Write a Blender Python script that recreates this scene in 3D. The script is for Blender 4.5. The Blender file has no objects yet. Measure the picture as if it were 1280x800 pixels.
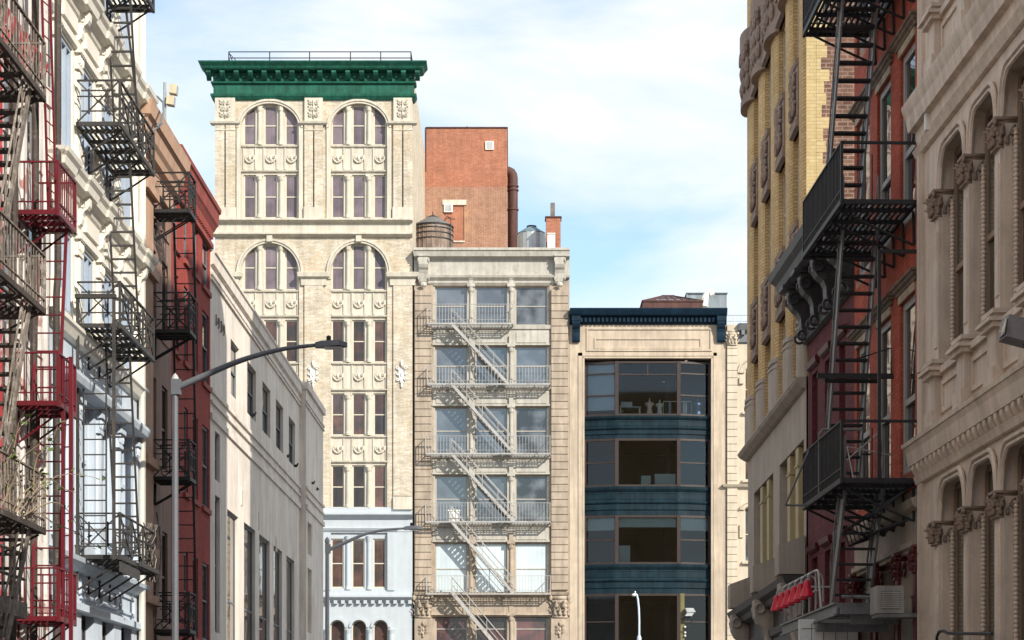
import bpy, math, random
from mathutils import Vector, Matrix
random.seed(11)
sc = bpy.context.scene
COL = sc.collection
R = math.radians
# ---------------------------------------------------------------- camera, sky, sun, exposure
FPX, HZ, EYE = 2480.0, 950.0, 1.7      # focal length in photo pixels, horizon row, eye height
cd = bpy.data.cameras.new('camera')
cam = bpy.data.objects.new('camera', cd); COL.objects.link(cam)
cd.sensor_width = 36.0; cd.lens = FPX / 1280 * 36.0
cd.shift_y = (HZ - 400) / 1280
cd.clip_start = 0.1; cd.clip_end = 6000
cam.location = (0, 0, EYE); cam.rotation_euler = (R(90), 0, 0)
sc.camera = cam
SUN = Vector((1.0, -1.18, 0.95)).normalized()      # towards the sun
sun_el = math.asin(SUN.z); sun_az = math.atan2(SUN.x, SUN.y)
w = bpy.data.worlds.new('World'); sc.world = w; w.use_nodes = True
nt = w.node_tree; nt.nodes.clear()
def N(t, typ, **kw):
    n = t.nodes.new(typ)
    for k, v in kw.items(): setattr(n, k, v)
    return n
out = N(nt, 'ShaderNodeOutputWorld'); bg = N(nt, 'ShaderNodeBackground')
sky = N(nt, 'ShaderNodeTexSky', sky_type='NISHITA', sun_disc=False)
sky.sun_elevation = sun_el; sky.sun_rotation = sun_az % (2 * math.pi)
sky.air_density = 1.0; sky.dust_density = 0.3; sky.ozone_density = 1.6
tc = N(nt, 'ShaderNodeTexCoord')
mp = N(nt, 'ShaderNodeMapping'); mp.inputs['Scale'].default_value = (1.7, 1.0, 4.2); mp.inputs['Rotation'].default_value = (0, R(14), 0)
mp.inputs['Location'].default_value = (0.32, 0.0, 0.55)
nz = N(nt, 'ShaderNodeTexNoise'); nz.inputs['Scale'].default_value = 3.4; nz.inputs['Detail'].default_value = 9; nz.inputs['Roughness'].default_value = 0.55; nz.inputs['Distortion'].default_value = 0.35
cr = N(nt, 'ShaderNodeValToRGB'); cr.color_ramp.elements[0].position = 0.30; cr.color_ramp.elements[1].position = 0.62; cr.color_ramp.elements[0].color = (.2, .2, .2, 1)
mx = N(nt, 'ShaderNodeMix', data_type='RGBA')
mx.inputs[7].default_value = (7.2, 7.4, 7.6, 1)       # sunlit thin cloud
nt.links.new(tc.outputs['Generated'], mp.inputs[0]); nt.links.new(mp.outputs[0], nz.inputs['Vector'])
sx = N(nt, 'ShaderNodeSeparateXYZ'); hz = N(nt, 'ShaderNodeMapRange'); hz.inputs[1].default_value = .06; hz.inputs[2].default_value = .2; hz.inputs[3].default_value = .85; hz.inputs[4].default_value = 0   # pale haze low on the horizon
nt.links.new(tc.outputs['Generated'], sx.inputs[0]); nt.links.new(sx.outputs[2], hz.inputs[0])
mm = N(nt, 'ShaderNodeMath', operation='MAXIMUM')
nt.links.new(nz.outputs[0], cr.inputs[0]); nt.links.new(cr.outputs[0], mm.inputs[0]); nt.links.new(hz.outputs[0], mm.inputs[1]); nt.links.new(mm.outputs[0], mx.inputs[0])
sb = N(nt, 'ShaderNodeVectorMath', operation='MULTIPLY'); sb.inputs[1].default_value = (1.3, 1.5, 1.5); nt.links.new(sky.outputs[0], sb.inputs[0])
nt.links.new(sb.outputs[0], mx.inputs[6]); nt.links.new(mx.outputs[2], bg.inputs[0]); nt.links.new(bg.outputs[0], out.inputs[0])
bg.inputs[1].default_value = 0.105
sd = bpy.data.lights.new('sun', 'SUN'); sd.energy = 4.5; sd.angle = R(0.5); sd.color = (1.0, 0.93, 0.82)
so = bpy.data.objects.new('sun', sd); COL.objects.link(so); so.location = (60, -60, 80)
so.rotation_euler = SUN.to_track_quat('Z', 'Y').to_euler()
sc.view_settings.view_transform = 'Standard'; sc.view_settings.look = 'None'
sc.view_settings.exposure = 0.5; sc.view_settings.gamma = 1.0; sc.view_settings.use_curve_mapping = False
sc.cycles.max_bounces = 6; sc.cycles.transparent_max_bounces = 12

# ---------------------------------------------------------------- materials
MATS = {}
def _new(name):
    m = bpy.data.materials.new(name); m.use_nodes = True
    t = m.node_tree; t.nodes.clear()
    o = N(t, 'ShaderNodeOutputMaterial'); b = N(t, 'ShaderNodeBsdfPrincipled')
    t.links.new(b.outputs[0], o.inputs[0])
    return m, t, b
def _noise(t, vec, scale, detail=4, rough=.55, sx=1, sz=1, off=0):
    mp = N(t, 'ShaderNodeMapping'); mp.inputs['Scale'].default_value = (sx, sx, sz); mp.inputs['Location'].default_value = (off, off * .7, off * 1.3)
    n = N(t, 'ShaderNodeTexNoise'); n.inputs['Scale'].default_value = scale; n.inputs['Detail'].default_value = detail; n.inputs['Roughness'].default_value = rough
    t.links.new(vec, mp.inputs[0]); t.links.new(mp.outputs[0], n.inputs['Vector'])
    return n.outputs[0]
def _map(t, val, a, b, c, d):
    m = N(t, 'ShaderNodeMapRange'); m.inputs[1].default_value = a; m.inputs[2].default_value = b; m.inputs[3].default_value = c; m.inputs[4].default_value = d
    t.links.new(val, m.inputs[0]); return m.outputs[0]
def _mul(t, col, val):
    m = N(t, 'ShaderNodeVectorMath', operation='SCALE')
    t.links.new(col, m.inputs[0]); t.links.new(val, m.inputs['Scale']); return m.outputs[0]
def _mix(t, fac, a, b):
    m = N(t, 'ShaderNodeMix', data_type='RGBA')
    for i, x in ((0, fac), (6, a), (7, b)):
        if hasattr(x, 'links'): t.links.new(x, m.inputs[i])
        elif i: m.inputs[i].default_value = (*x, 1)
        else: m.inputs[i].default_value = x
    return m.outputs[2]
def paint(name, c, rough=.75, var=.14, scale=1.6, streak=.12, bump=.15, metal=0, c2=None, amt=(.56, .66), c2scale=3.0, spec=.4, rnd=0):
    """painted metal, plaster or stone: broad tone changes, rain streaks, optional patches of a second colour"""
    m, t, b = _new(name); tc = N(t, 'ShaderNodeTexCoord'); vec = tc.outputs['Object']
    rgb = N(t, 'ShaderNodeRGB'); rgb.outputs[0].default_value = (*c, 1); col = rgb.outputs[0]
    if c2:
        f = _map(t, _noise(t, vec, c2scale, 6, .65, off=3.1), amt[0], amt[1], 0, 1)
        col = _mix(t, f, col, c2)
    col = _mul(t, col, _map(t, _noise(t, vec, scale, 5), .3, .7, 1 - var, 1 + var))
    col = _mul(t, col, _map(t, _noise(t, vec, 22, 3), .3, .7, 1 - var * .5, 1 + var * .5))
    if streak: col = _mul(t, col, _map(t, _noise(t, vec, 5, 5, .6, 1, .09, 7.3), .36, .64, 1 - streak, 1 + streak * .4))
    if rnd:
        oi = N(t, 'ShaderNodeObjectInfo'); col = _mul(t, col, _map(t, oi.outputs['Random'], 0, 1, 1 - rnd, 1 + rnd))
    t.links.new(col, b.inputs['Base Color'])
    b.inputs['Roughness'].default_value = rough; b.inputs['Metallic'].default_value = metal; b.inputs['Specular IOR Level'].default_value = spec
    if bump:
        bp = N(t, 'ShaderNodeBump'); bp.inputs['Strength'].default_value = bump; bp.inputs['Distance'].default_value = .02
        t.links.new(_noise(t, vec, 18, 6, .6), bp.inputs['Height']); t.links.new(bp.outputs[0], b.inputs['Normal'])
    MATS[name] = m; return m
def brick(name, c1, c2, mortar, bw=.21, rh=.07, ms=.008, var=.2, streak=.12, rough=.85, patch=None, pamt=(.55, .7), pscale=.5):
    m, t, b = _new(name); tc = N(t, 'ShaderNodeTexCoord'); vec = tc.outputs['Object']
    s = N(t, 'ShaderNodeSeparateXYZ'); t.links.new(vec, s.inputs[0])
    a = N(t, 'ShaderNodeMath', operation='ADD'); t.links.new(s.outputs[0], a.inputs[0]); t.links.new(s.outputs[1], a.inputs[1])
    cmb = N(t, 'ShaderNodeCombineXYZ'); t.links.new(a.outputs[0], cmb.inputs[0]); t.links.new(s.outputs[2], cmb.inputs[1])
    br = N(t, 'ShaderNodeTexBrick'); t.links.new(cmb.outputs[0], br.inputs['Vector'])
    br.inputs['Color1'].default_value = (*c1, 1); br.inputs['Color2'].default_value = (*c2, 1); br.inputs['Mortar'].default_value = (*mortar, 1)
    br.inputs['Scale'].default_value = 1; br.inputs['Brick Width'].default_value = bw; br.inputs['Row Height'].default_value = rh
    br.inputs['Mortar Size'].default_value = ms; br.inputs['Mortar Smooth'].default_value = .2; br.inputs['Bias'].default_value = -.15
    col = br.outputs[0]
    if patch:
        f = _map(t, _noise(t, vec, pscale, 6, .6, off=5.7), pamt[0], pamt[1], 0, .85); col = _mix(t, f, col, patch)
    col = _mul(t, col, _map(t, _noise(t, vec, .9, 6, .6), .3, .7, 1 - var, 1 + var))
    col = _mul(t, col, _map(t, _noise(t, cmb.outputs[0], 9, 2, .5, 1, 1), .3, .7, 1 - var * .7, 1 + var * .7))
    if streak: col = _mul(t, col, _map(t, _noise(t, vec, 4, 5, .6, 1, .08, 2.2), .36, .64, 1 - streak, 1 + streak * .4))
    t.links.new(col, b.inputs['Base Color']); b.inputs['Roughness'].default_value = rough; b.inputs['Specular IOR Level'].default_value = .25
    bp = N(t, 'ShaderNodeBump'); bp.inputs['Strength'].default_value = .35; bp.inputs['Distance'].default_value = .01
    inv = N(t, 'ShaderNodeMath', operation='SUBTRACT'); inv.inputs[0].default_value = 1; t.links.new(br.outputs[1], inv.inputs[1])
    t.links.new(inv.outputs[0], bp.inputs['Height']); t.links.new(bp.outputs[0], b.inputs['Normal'])
    MATS[name] = m; return m
def pane_mat(name, c, ior=1.6, rough=.04, var=.35, c2=None, fold=0):
    """window glass with whatever hangs close behind it (blind, curtain, dark room)"""
    m, t, b = _new(name); tc = N(t, 'ShaderNodeTexCoord'); vec = tc.outputs['Object']
    oi = N(t, 'ShaderNodeObjectInfo')
    ad = N(t, 'ShaderNodeVectorMath', operation='ADD'); cm = N(t, 'ShaderNodeCombineXYZ')
    k = N(t, 'ShaderNodeMath', operation='MULTIPLY'); k.inputs[1].default_value = 37.0
    t.links.new(oi.outputs['Random'], k.inputs[0])
    for i in range(3): t.links.new(k.outputs[0], cm.inputs[i])
    t.links.new(vec, ad.inputs[0]); t.links.new(cm.outputs[0], ad.inputs[1]); v2 = ad.outputs[0]
    rgb = N(t, 'ShaderNodeRGB'); rgb.outputs[0].default_value = (*c, 1); col = rgb.outputs[0]
    if c2: col = _mix(t, _map(t, _noise(t, v2, .9, 3, .5), .42, .6, 0, 1), col, c2)
    col = _mul(t, col, _map(t, oi.outputs['Random'], 0, 1, 1 - var, 1 + var))
    col = _mul(t, col, _map(t, _noise(t, v2, 1.3, 3), .3, .7, 1 - var * .6, 1 + var * .6))
    if fold: col = _mul(t, col, _map(t, _noise(t, v2, 9, 2, .5, 1, .03), .35, .65, 1 - fold, 1 + fold))
    t.links.new(col, b.inputs['Base Color']); b.inputs['Roughness'].default_value = .6; b.inputs['Specular IOR Level'].default_value = .0
    b.inputs['Coat Weight'].default_value = 1; b.inputs['Coat Roughness'].default_value = rough; b.inputs['Coat IOR'].default_value = ior
    bp = N(t, 'ShaderNodeBump'); bp.inputs['Strength'].default_value = .12; bp.inputs['Distance'].default_value = .03
    t.links.new(_noise(t, v2, 1.1, 2), bp.inputs['Height']); t.links.new(bp.outputs[0], b.inputs['Coat Normal'])
    MATS[name] = m; return m
def clear_glass(name, tint=(.62, .66, .66), refl=.16):
    m = bpy.data.materials.new(name); m.use_nodes = True; t = m.node_tree; t.nodes.clear()
    o = N(t, 'ShaderNodeOutputMaterial'); tr = N(t, 'ShaderNodeBsdfTransparent'); gl = N(t, 'ShaderNodeBsdfGlossy'); mx = N(t, 'ShaderNodeMixShader')
    tr.inputs[0].default_value = (*tint, 1); gl.inputs['Roughness'].default_value = .03; gl.inputs[0].default_value = (.9, .95, 1, 1)
    fr = N(t, 'ShaderNodeFresnel'); fr.inputs[0].default_value = 1.0 + refl * 5
    t.links.new(fr.outputs[0], mx.inputs[0]); t.links.new(tr.outputs[0], mx.inputs[1]); t.links.new(gl.outputs[0], mx.inputs[2]); t.links.new(mx.outputs[0], o.inputs[0])
    MATS[name] = m; return m

# ---------------------------------------------------------------- mesh building
class MB:
    def __init__(s): s.v = []; s.f = []
    def add(s, vs, fs):
        k = len(s.v); s.v += [tuple(p) for p in vs]; s.f += [tuple(i + k for i in f) for f in fs]
    def box(s, x0, x1, y0, y1, z0, z1):
        if x0 > x1: x0, x1 = x1, x0
        if y0 > y1: y0, y1 = y1, y0
        if z0 > z1: z0, z1 = z1, z0
        s.add([(x0, y0, z0), (x1, y0, z0), (x1, y1, z0), (x0, y1, z0), (x0, y0, z1), (x1, y0, z1), (x1, y1, z1), (x0, y1, z1)],
              [(0, 3, 2, 1), (4, 5, 6, 7), (0, 1, 5, 4), (1, 2, 6, 5), (2, 3, 7, 6), (3, 0, 4, 7)])
    def quad(s, a, b, c, d): s.add([a, b, c, d], [(0, 1, 2, 3)])
    def prism(s, pts, ax, a, b):
        n = len(pts)
        P = {'x': lambda p, t: (t, p[0], p[1]), 'y': lambda p, t: (p[0], t, p[1]), 'z': lambda p, t: (p[0], p[1], t)}[ax]
        s.add([P(p, a) for p in pts] + [P(p, b) for p in pts],
              [tuple(range(n)), tuple(range(2 * n - 1, n - 1, -1))] + [(i, (i + 1) % n, n + (i + 1) % n, n + i) for i in range(n)])
    def bar(s, p, q, w, h=None):
        h = h or w; p, q = Vector(p), Vector(q); d = q - p
        if d.length < 1e-5: return
        d.normalize(); up = Vector((0, 0, 1)) if abs(d.z) < .95 else Vector((0, 1, 0))
        a = d.cross(up).normalized() * w / 2; b = a.cross(d).normalized() * h / 2
        s.add([p - a - b, p + a - b, p + a + b, p - a + b, q - a - b, q + a - b, q + a + b, q - a + b],
              [(0, 3, 2, 1), (4, 5, 6, 7), (0, 1, 5, 4), (1, 2, 6, 5), (2, 3, 7, 6), (3, 0, 4, 7)])
    def tube(s, path, r, seg=6, cap=True):
        P = [Vector(p) for p in path]; n = len(P); rs = r if isinstance(r, (list, tuple)) else [r] * n
        prev = None; vs = []; fs = []
        for i in range(n):
            d = (P[min(i + 1, n - 1)] - P[max(i - 1, 0)]).normalized()
            if prev is None:
                up = Vector((0, 0, 1)) if abs(d.z) < .9 else Vector((0, 1, 0)); a = d.cross(up).normalized()
            else:
                a = prev - d * prev.dot(d); a.normalize()
            prev = a; b = d.cross(a)
            for k in range(seg):
                t = 2 * math.pi * k / seg; vs.append(P[i] + (a * math.cos(t) + b * math.sin(t)) * rs[i])
        for i in range(n - 1):
            for k in range(seg):
                fs.append((i * seg + k, i * seg + (k + 1) % seg, (i + 1) * seg + (k + 1) % seg, (i + 1) * seg + k))
        if cap: fs += [tuple(range(seg - 1, -1, -1)), tuple(range((n - 1) * seg, n * seg))]
        s.add(vs, fs)
    def lathe(s, cx, cy, prof, seg=16, a0=0, a1=2 * math.pi):
        n = len(prof); full = abs(a1 - a0 - 2 * math.pi) < 1e-4; m = seg if full else seg + 1; vs = []; fs = []
        for r, z in prof:
            for k in range(m):
                t = a0 + (a1 - a0) * k / seg; vs.append((cx + r * math.cos(t), cy + r * math.sin(t), z))
        for i in range(n - 1):
            for k in range(seg):
                k2 = (k + 1) % m; fs.append((i * m + k, i * m + k2, (i + 1) * m + k2, (i + 1) * m + k))
        fs += [tuple(range(m - 1, -1, -1)), tuple(range((n - 1) * m, n * m))]
        s.add(vs, fs)
    def ball(s, c, rx, ry, rz, seg=8, rings=5):
        vs = []; fs = []
        for i in range(rings + 1):
            ph = math.pi * i / rings
            for k in range(seg):
                t = 2 * math.pi * k / seg; vs.append((c[0] + rx * math.sin(ph) * math.cos(t), c[1] + ry * math.sin(ph) * math.sin(t), c[2] + rz * math.cos(ph)))
        for i in range(rings):
            for k in range(seg): fs.append((i * seg + k, i * seg + (k + 1) % seg, (i + 1) * seg + (k + 1) % seg, (i + 1) * seg + k))
        s.add(vs, fs)
    def sweep(s, u0, u1, prof, back=.05, rl=True, rr=True, v=0):
        """cornice: profile [(outward, z)] run along u, returned round both ends"""
        ring = []
        for o, z in prof:
            a = u0 - (o if rl else 0); b = u1 + (o if rr else 0)
            ring.append([(a, v + back, z), (a, v - o, z), (b, v - o, z), (b, v + back, z)])
        n = len(ring); vs = [p for r in ring for p in r]; fs = []
        for i in range(n - 1):
            for k in range(3): fs.append((i * 4 + k, i * 4 + k + 1, (i + 1) * 4 + k + 1, (i + 1) * 4 + k))
        fs += [(3, 2, 1, 0), tuple((n - 1) * 4 + k for k in range(4))]
        fs.append(tuple(i * 4 for i in range(n))); fs.append(tuple(i * 4 + 3 for i in range(n)))
        s.add(vs, fs)
    def ring(s, uc, zs, ru, rz, t, v0, v1, seg=20, a0=0, a1=math.pi):
        """archivolt band standing between v0 and v1"""
        vs = []; fs = []
        for k in range(seg + 1):
            a = a0 + (a1 - a0) * k / seg; c, sn = math.cos(a), math.sin(a)
            for du, v in ((0, v0), (t, v0), (t, v1), (0, v1)): vs.append((uc + (ru + du) * c, v, zs + (rz + du) * sn))
        for k in range(seg):
            for j in range(4): fs.append((k * 4 + j, k * 4 + (j + 1) % 4, (k + 1) * 4 + (j + 1) % 4, (k + 1) * 4 + j))
        fs += [(0, 1, 2, 3), tuple(seg * 4 + j for j in (3, 2, 1, 0))]
        s.add(vs, fs)
    def wall(s, u0, u1, z0, z1, holes=(), rev=.25, v=0, seg=14):
        """front sheet with openings (a, b, bottom, top, arch rise) and their reveals"""
        us = sorted({round(x, 4) for h in holes for x in h[:2]} | {u0, u1}); zs = sorted({round(x, 4) for h in holes for x in h[2:4]} | {z0, z1})
        us = [x for x in us if u0 <= x <= u1]; zs = [x for x in zs if z0 <= x <= z1]
        for i in range(len(us) - 1):
            for j in range(len(zs) - 1):
                cu, cz = (us[i] + us[i + 1]) / 2, (zs[j] + zs[j + 1]) / 2
                if any(h[0] < cu < h[1] and h[2] < cz < h[3] for h in holes): continue
                s.quad((us[i], v, zs[j]), (us[i + 1], v, zs[j]), (us[i + 1], v, zs[j + 1]), (us[i], v, zs[j + 1]))
        for h in holes:
            a, b, c, d = h[:4]; rise = h[4] if len(h) > 4 else 0; sp = d - rise; e = v + rev
            s.quad((a, v, c), (a, e, c), (a, e, sp), (a, v, sp)); s.quad((b, v, c), (b, v, sp), (b, e, sp), (b, e, c))
            s.quad((a, v, c), (b, v, c), (b, e, c), (a, e, c))
            if not rise: s.quad((a, v, d), (a, e, d), (b, e, d), (b, v, d)); continue
            uc, ru = (a + b) / 2, (b - a) / 2
            A = [(uc - ru * math.cos(math.pi * k / seg), sp + rise * (h[5](k / seg) if len(h) > 5 else math.sin(math.pi * k / seg))) for k in range(seg + 1)]
            for k in range(seg):
                p, q = A[k], A[k + 1]
                s.quad((p[0], v, p[1]), (q[0], v, q[1]), (q[0], v, d), (p[0], v, d))
                s.quad((p[0], v, p[1]), (p[0], e, p[1]), (q[0], e, q[1]), (q[0], v, q[1]))
    def shell(s, u0, u1, z0, z1, dep, v=0):
        s.quad((u0, v, z0), (u0, v, z1), (u0, dep, z1), (u0, dep, z0)); s.quad((u1, v, z0), (u1, dep, z0), (u1, dep, z1), (u1, v, z1))
        s.quad((u0, dep, z0), (u0, dep, z1), (u1, dep, z1), (u1, dep, z0))
    def mesh(s, name, smooth=False):
        me = bpy.data.meshes.new(name); me.from_pydata(s.v, [], s.f); me.update()
        if smooth:
            me.polygons.foreach_set('use_smooth', [True] * len(me.polygons))
        return me
    def build(s, name, m, parent=None, loc=None, smooth=False):
        return put(s.mesh(name, smooth), name, m, parent, loc)
def put(me, name, m, parent=None, loc=None, rot=None):
    o = bpy.data.objects.new(name, me); COL.objects.link(o)
    if m is not None and not me.materials: me.materials.append(MATS[m] if isinstance(m, str) else m)
    if parent is not None: o.parent = parent
    if loc is not None: o.location = loc
    if rot is not None: o.rotation_euler = rot
    return o
CACHE = {}
def cached(key, fn, smooth=False, name='mesh'):
    if key not in CACHE:
        mb = MB(); fn(mb); CACHE[key] = mb.mesh(name, smooth)
    return CACHE[key]
def clone(o, loc=None, rot=None, label=None, group=None):
    c = o.copy(); COL.objects.link(c)
    for ch in list(o.children):
        d = ch.copy(); COL.objects.link(d); d.parent = c
        for g in list(ch.children):
            e = g.copy(); COL.objects.link(e); e.parent = d
    if loc is not None: c.location = loc
    if rot is not None: c.rotation_euler = rot
    if label: c['label'] = label
    if group: c['group'] = group
    return c

# ---------------------------------------------------------------- facade frames
class Fac:
    """a vertical facade plane: x runs right along it (seen from the street), y goes into the building, z up"""
    def __init__(s, ox, oy, th):
        s.o = (ox, oy); s.th = th; s.du = (math.cos(th), math.sin(th)); s.nv = (-math.sin(th), math.cos(th))
    def T(s, px, v=0):
        rx = (px - 640) / FPX
        return (v + s.o[0] * s.nv[0] + s.o[1] * s.nv[1]) / (rx * s.nv[0] + s.nv[1])
    def U(s, px, v=0):
        t = s.T(px, v); rx = (px - 640) / FPX
        return (t * rx - s.o[0]) * s.du[0] + (t - s.o[1]) * s.du[1]
    def Z(s, px, py, v=0): return s.T(px, v) * (HZ - py) / FPX + EYE
    def W(s, u, v, z): return (s.o[0] + u * s.du[0] + v * s.nv[0], s.o[1] + u * s.du[1] + v * s.nv[1], z)
FAR = 112.0
def front(px, d): return Fac((px - 640) / FPX * d, d, 0)
LS, RS = 45 / FPX, -75 / FPX
def left(px):
    c = -7.5 - LS * 49.3; rx = (px - 640) / FPX; d = c / (rx - LS)
    return Fac(rx * d, d, math.atan2(1, LS))
def right(px):
    c = 6.25 - RS * 30.4; rx = (px - 640) / FPX; d = c / (rx - RS)
    return Fac(rx * d, d, math.atan2(-1, -RS))
def thing(name, label, cat, F=None, group=None, loc=None, rot=0):
    o = bpy.data.objects.new(name, None); COL.objects.link(o); o.empty_display_size = .3
    if F is not None: o.location = (F.o[0], F.o[1], 0); o.rotation_euler = (0, 0, F.th)
    if loc is not None: o.location = loc; o.rotation_euler = (0, 0, rot)
    o['label'] = label; o['category'] = cat
    if group: o['group'] = group
    return o
def tag(o, label, cat, group=None):
    o['label'] = label; o['category'] = cat
    if group: o['group'] = group
    return o
def structure(name, mb, m):
    o = mb.build(name, m); o['kind'] = 'structure'; return o

def window(root, u0, u1, z0, z1, v, fm, pm, rails=(.5,), mull=(), fw=.06, dep=.07, sill=None, name='window', sillm=None, arch=0, pane2=None):
    w_, h_ = round(u1 - u0, 3), round(z1 - z0, 3)
    def fr(mb):
        if arch:
            sp = h_ - arch; mb.box(0, fw, 0, dep, 0, sp); mb.box(w_ - fw, w_, 0, dep, 0, sp)
            mb.ring(w_ / 2, sp, w_ / 2 - fw, arch - fw, fw, 0, dep, 12)
        else:
            mb.box(0, fw, 0, dep, 0, h_); mb.box(w_ - fw, w_, 0, dep, 0, h_); mb.box(fw, w_ - fw, 0, dep, h_ - fw, h_)
        mb.box(fw, w_ - fw, 0, dep, 0, fw * 1.2)
        for r in rails: mb.box(fw, w_ - fw, .004, dep - .004, h_ * r - fw * .4, h_ * r + fw * .4)
        for q in mull: mb.box(w_ * q - fw * .4, w_ * q + fw * .4, .002, dep - .002, fw, h_ - max(fw, arch * .15))
    def pn(mb):
        y = dep * .6; a = fw * .5
        if arch:
            sp = h_ - arch; pts = [(a, a), (w_ - a, a)] + [(w_ / 2 + (w_ / 2 - a) * math.cos(math.pi * k / 12), sp + (arch - a) * math.sin(math.pi * k / 12)) for k in range(13)]
            mb.add([(p[0], y, p[1]) for p in pts], [tuple(range(len(pts)))])
        else:
            zm = h_ * rails[0] if rails else h_
            mb.quad((a, y, a), (w_ - a, y, a), (w_ - a, y, zm), (a, y, zm))
            if rails: mb.quad((a, y - .02, zm), (w_ - a, y - .02, zm), (w_ - a, y - .02, h_ - a), (a, y - .02, h_ - a))
    key = (w_, h_, tuple(rails), tuple(mull), fw, dep, round(arch, 3))
    o = put(cached(('f', fm) + key, fr, name='window'), name, fm, root, (u0, v, z0))
    put(cached(('p', pm) + key, pn, name='pane'), 'pane', pm, o)
    if sill:
        e, p, t = sill
        put(cached(('s', sillm, w_, e, p, t), lambda mb: mb.box(-e, w_ + e, -p, .02, -t, -.003), name='sill'), 'sill', sillm or fm, o)
    return o

# ---------------------------------------------------------------- iron work, in facade coordinates (outward is -y)
def fe_platform(root, u0, u1, o0, o1, z, m, pitch=.085, beams=4, name='platform', along=True):
    mb = MB(); t = .07
    for o in (o0, o1): mb.box(u0, u1, -o - .025, -o + .025, z - t, z + .01)
    for u in (u0, u1): mb.box(u - .025, u + .025, -o1 + .026, -o0 - .026, z - t + .004, z + .006)
    if along:
        n = max(3, int((o1 - o0) / pitch))
        for i in range(1, n):
            o = o0 + (o1 - o0) * i / n; mb.box(u0 + .026, u1 - .026, -o - .018, -o + .018, z - .03, z)
    else:
        n = max(3, int((u1 - u0) / pitch))
        for i in range(1, n):
            u = u0 + (u1 - u0) * i / n; mb.box(u - .018, u + .018, -o1 + .026, -o0 - .026, z - .03, z)
    for i in range(beams):
        u = u0 + (u1 - u0) * (i + .5) / beams; mb.box(u - .02, u + .02, -o1 + .03, -o0 - .03, z - .10, z - .034)
    return mb.build(name, m, root)
def fe_railing(root, u0, u1, o, z, h, m, ends=(True, True), o0=0, pick=.14, r=.009, style='picket', name='railing', mid=True, post=.04):
    mb = MB()
    def side(p, q):
        L = math.dist(p, q); n = max(1, int(L / pick)); P = lambda t, zz: (p[0] + (q[0] - p[0]) * t, p[1] + (q[1] - p[1]) * t, zz)
        mb.bar(P(0, z + h), P(1, z + h), .045, .025)
        if mid: mb.bar(P(0, z + h * .62 if style == 'cross' else z + h * .18), P(1, z + h * .62 if style == 'cross' else z + h * .18), .03, .018)
        if style == 'picket':
            for i in range(1, n): mb.bar(P(i / n, z), P(i / n, z + h), r * 2)
        else:
            k = max(1, round(L / .95))
            for i in range(k):
                a, b = i / k, (i + 1) / k; mb.bar(P(a, z), P(b, z + h), .022); mb.bar(P(b, z), P(a, z + h), .022)
                mb.bar(P(a + .28 / k, z + h * .2), P(a + .28 / k, z + h * .8), .03); mb.bar(P(b - .28 / k, z + h * .2), P(b - .28 / k, z + h * .8), .03)
                mb.bar(P(a + .1 / k, z + h * .27), P(b - .1 / k, z + h * .27), .022); mb.bar(P(a + .1 / k, z + h * .76), P(b - .1 / k, z + h * .76), .022)
                if i: mb.bar(P(a, z), P(a, z + h), .035)
    side((u0, -o), (u1, -o))
    if ends[0]: side((u0, -o0), (u0, -o))
    if ends[1]: side((u1, -o0), (u1, -o))
    for u in (u0, u1): mb.box(u - post / 2, u + post / 2, -o - post / 2, -o + post / 2, z - .08, z + h + .02)
    return mb.build(name, m, root)
def fe_stair(root, top, bot, wd, m, tread=.24, hand=.85, tm=None, name='stair', td=.2, sw=.03, sh=.13, solid=True, hr=.016):
    """flight between (u, o, z) points, its width running outwards from o"""
    (u1, o1, z1), (u0, o0, z0) = top, bot; mb = MB()
    for e in (0, wd): mb.bar((u0, -o0 - e, z0), (u1, -o1 - e, z1), sw, sh)
    if hand:
        for e in (0, wd):
            a = (u0, -o0 - e, z0 + hand); b = (u1, -o1 - e, z1 + hand); mb.tube([a, b], hr, 6)
            c = (u0, -o0 - e, z0 + hand * .5); d = (u1, -o1 - e, z1 + hand * .5); mb.tube([c, d], hr * .7, 5)
            k = 4
            for i in range(k + 1):
                t = i / k; p = Vector((u0 + (u1 - u0) * t, -o0 - (o1 - o0) * t - e, z0 + (z1 - z0) * t)); mb.bar(p, p + Vector((0, 0, hand)), .025)
    st = mb.build(name, m, root)
    tb = MB(); n = max(2, round((z1 - z0) / tread))
    for i in range(1, n):
        t = i / n; u = u0 + (u1 - u0) * t; z = z0 + (z1 - z0) * t; o = o0 + (o1 - o0) * t
        if solid: tb.box(u - td / 2, u + td / 2, -o - wd + .02, -o - .02, z - .015, z + .015)
        else: tb.tube([(u, -o - wd, z), (u, -o, z)], .014, 5)
    tb.build('treads' if solid else 'rungs', tm or m, st)
    return st
def fe_brackets(root, us, o1, z, drop, m, r=.018):
    for u in us:
        mb = MB(); mb.tube([(u, -.02, z - drop), (u, -o1 * .55, z - drop * .55), (u, -o1 * .97, z - .1)], r, 5)
        mb.tube([(u, -.02, z - drop), (u, -.03, z - .1)], r, 5); mb.build('bracket', m, root)

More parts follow.
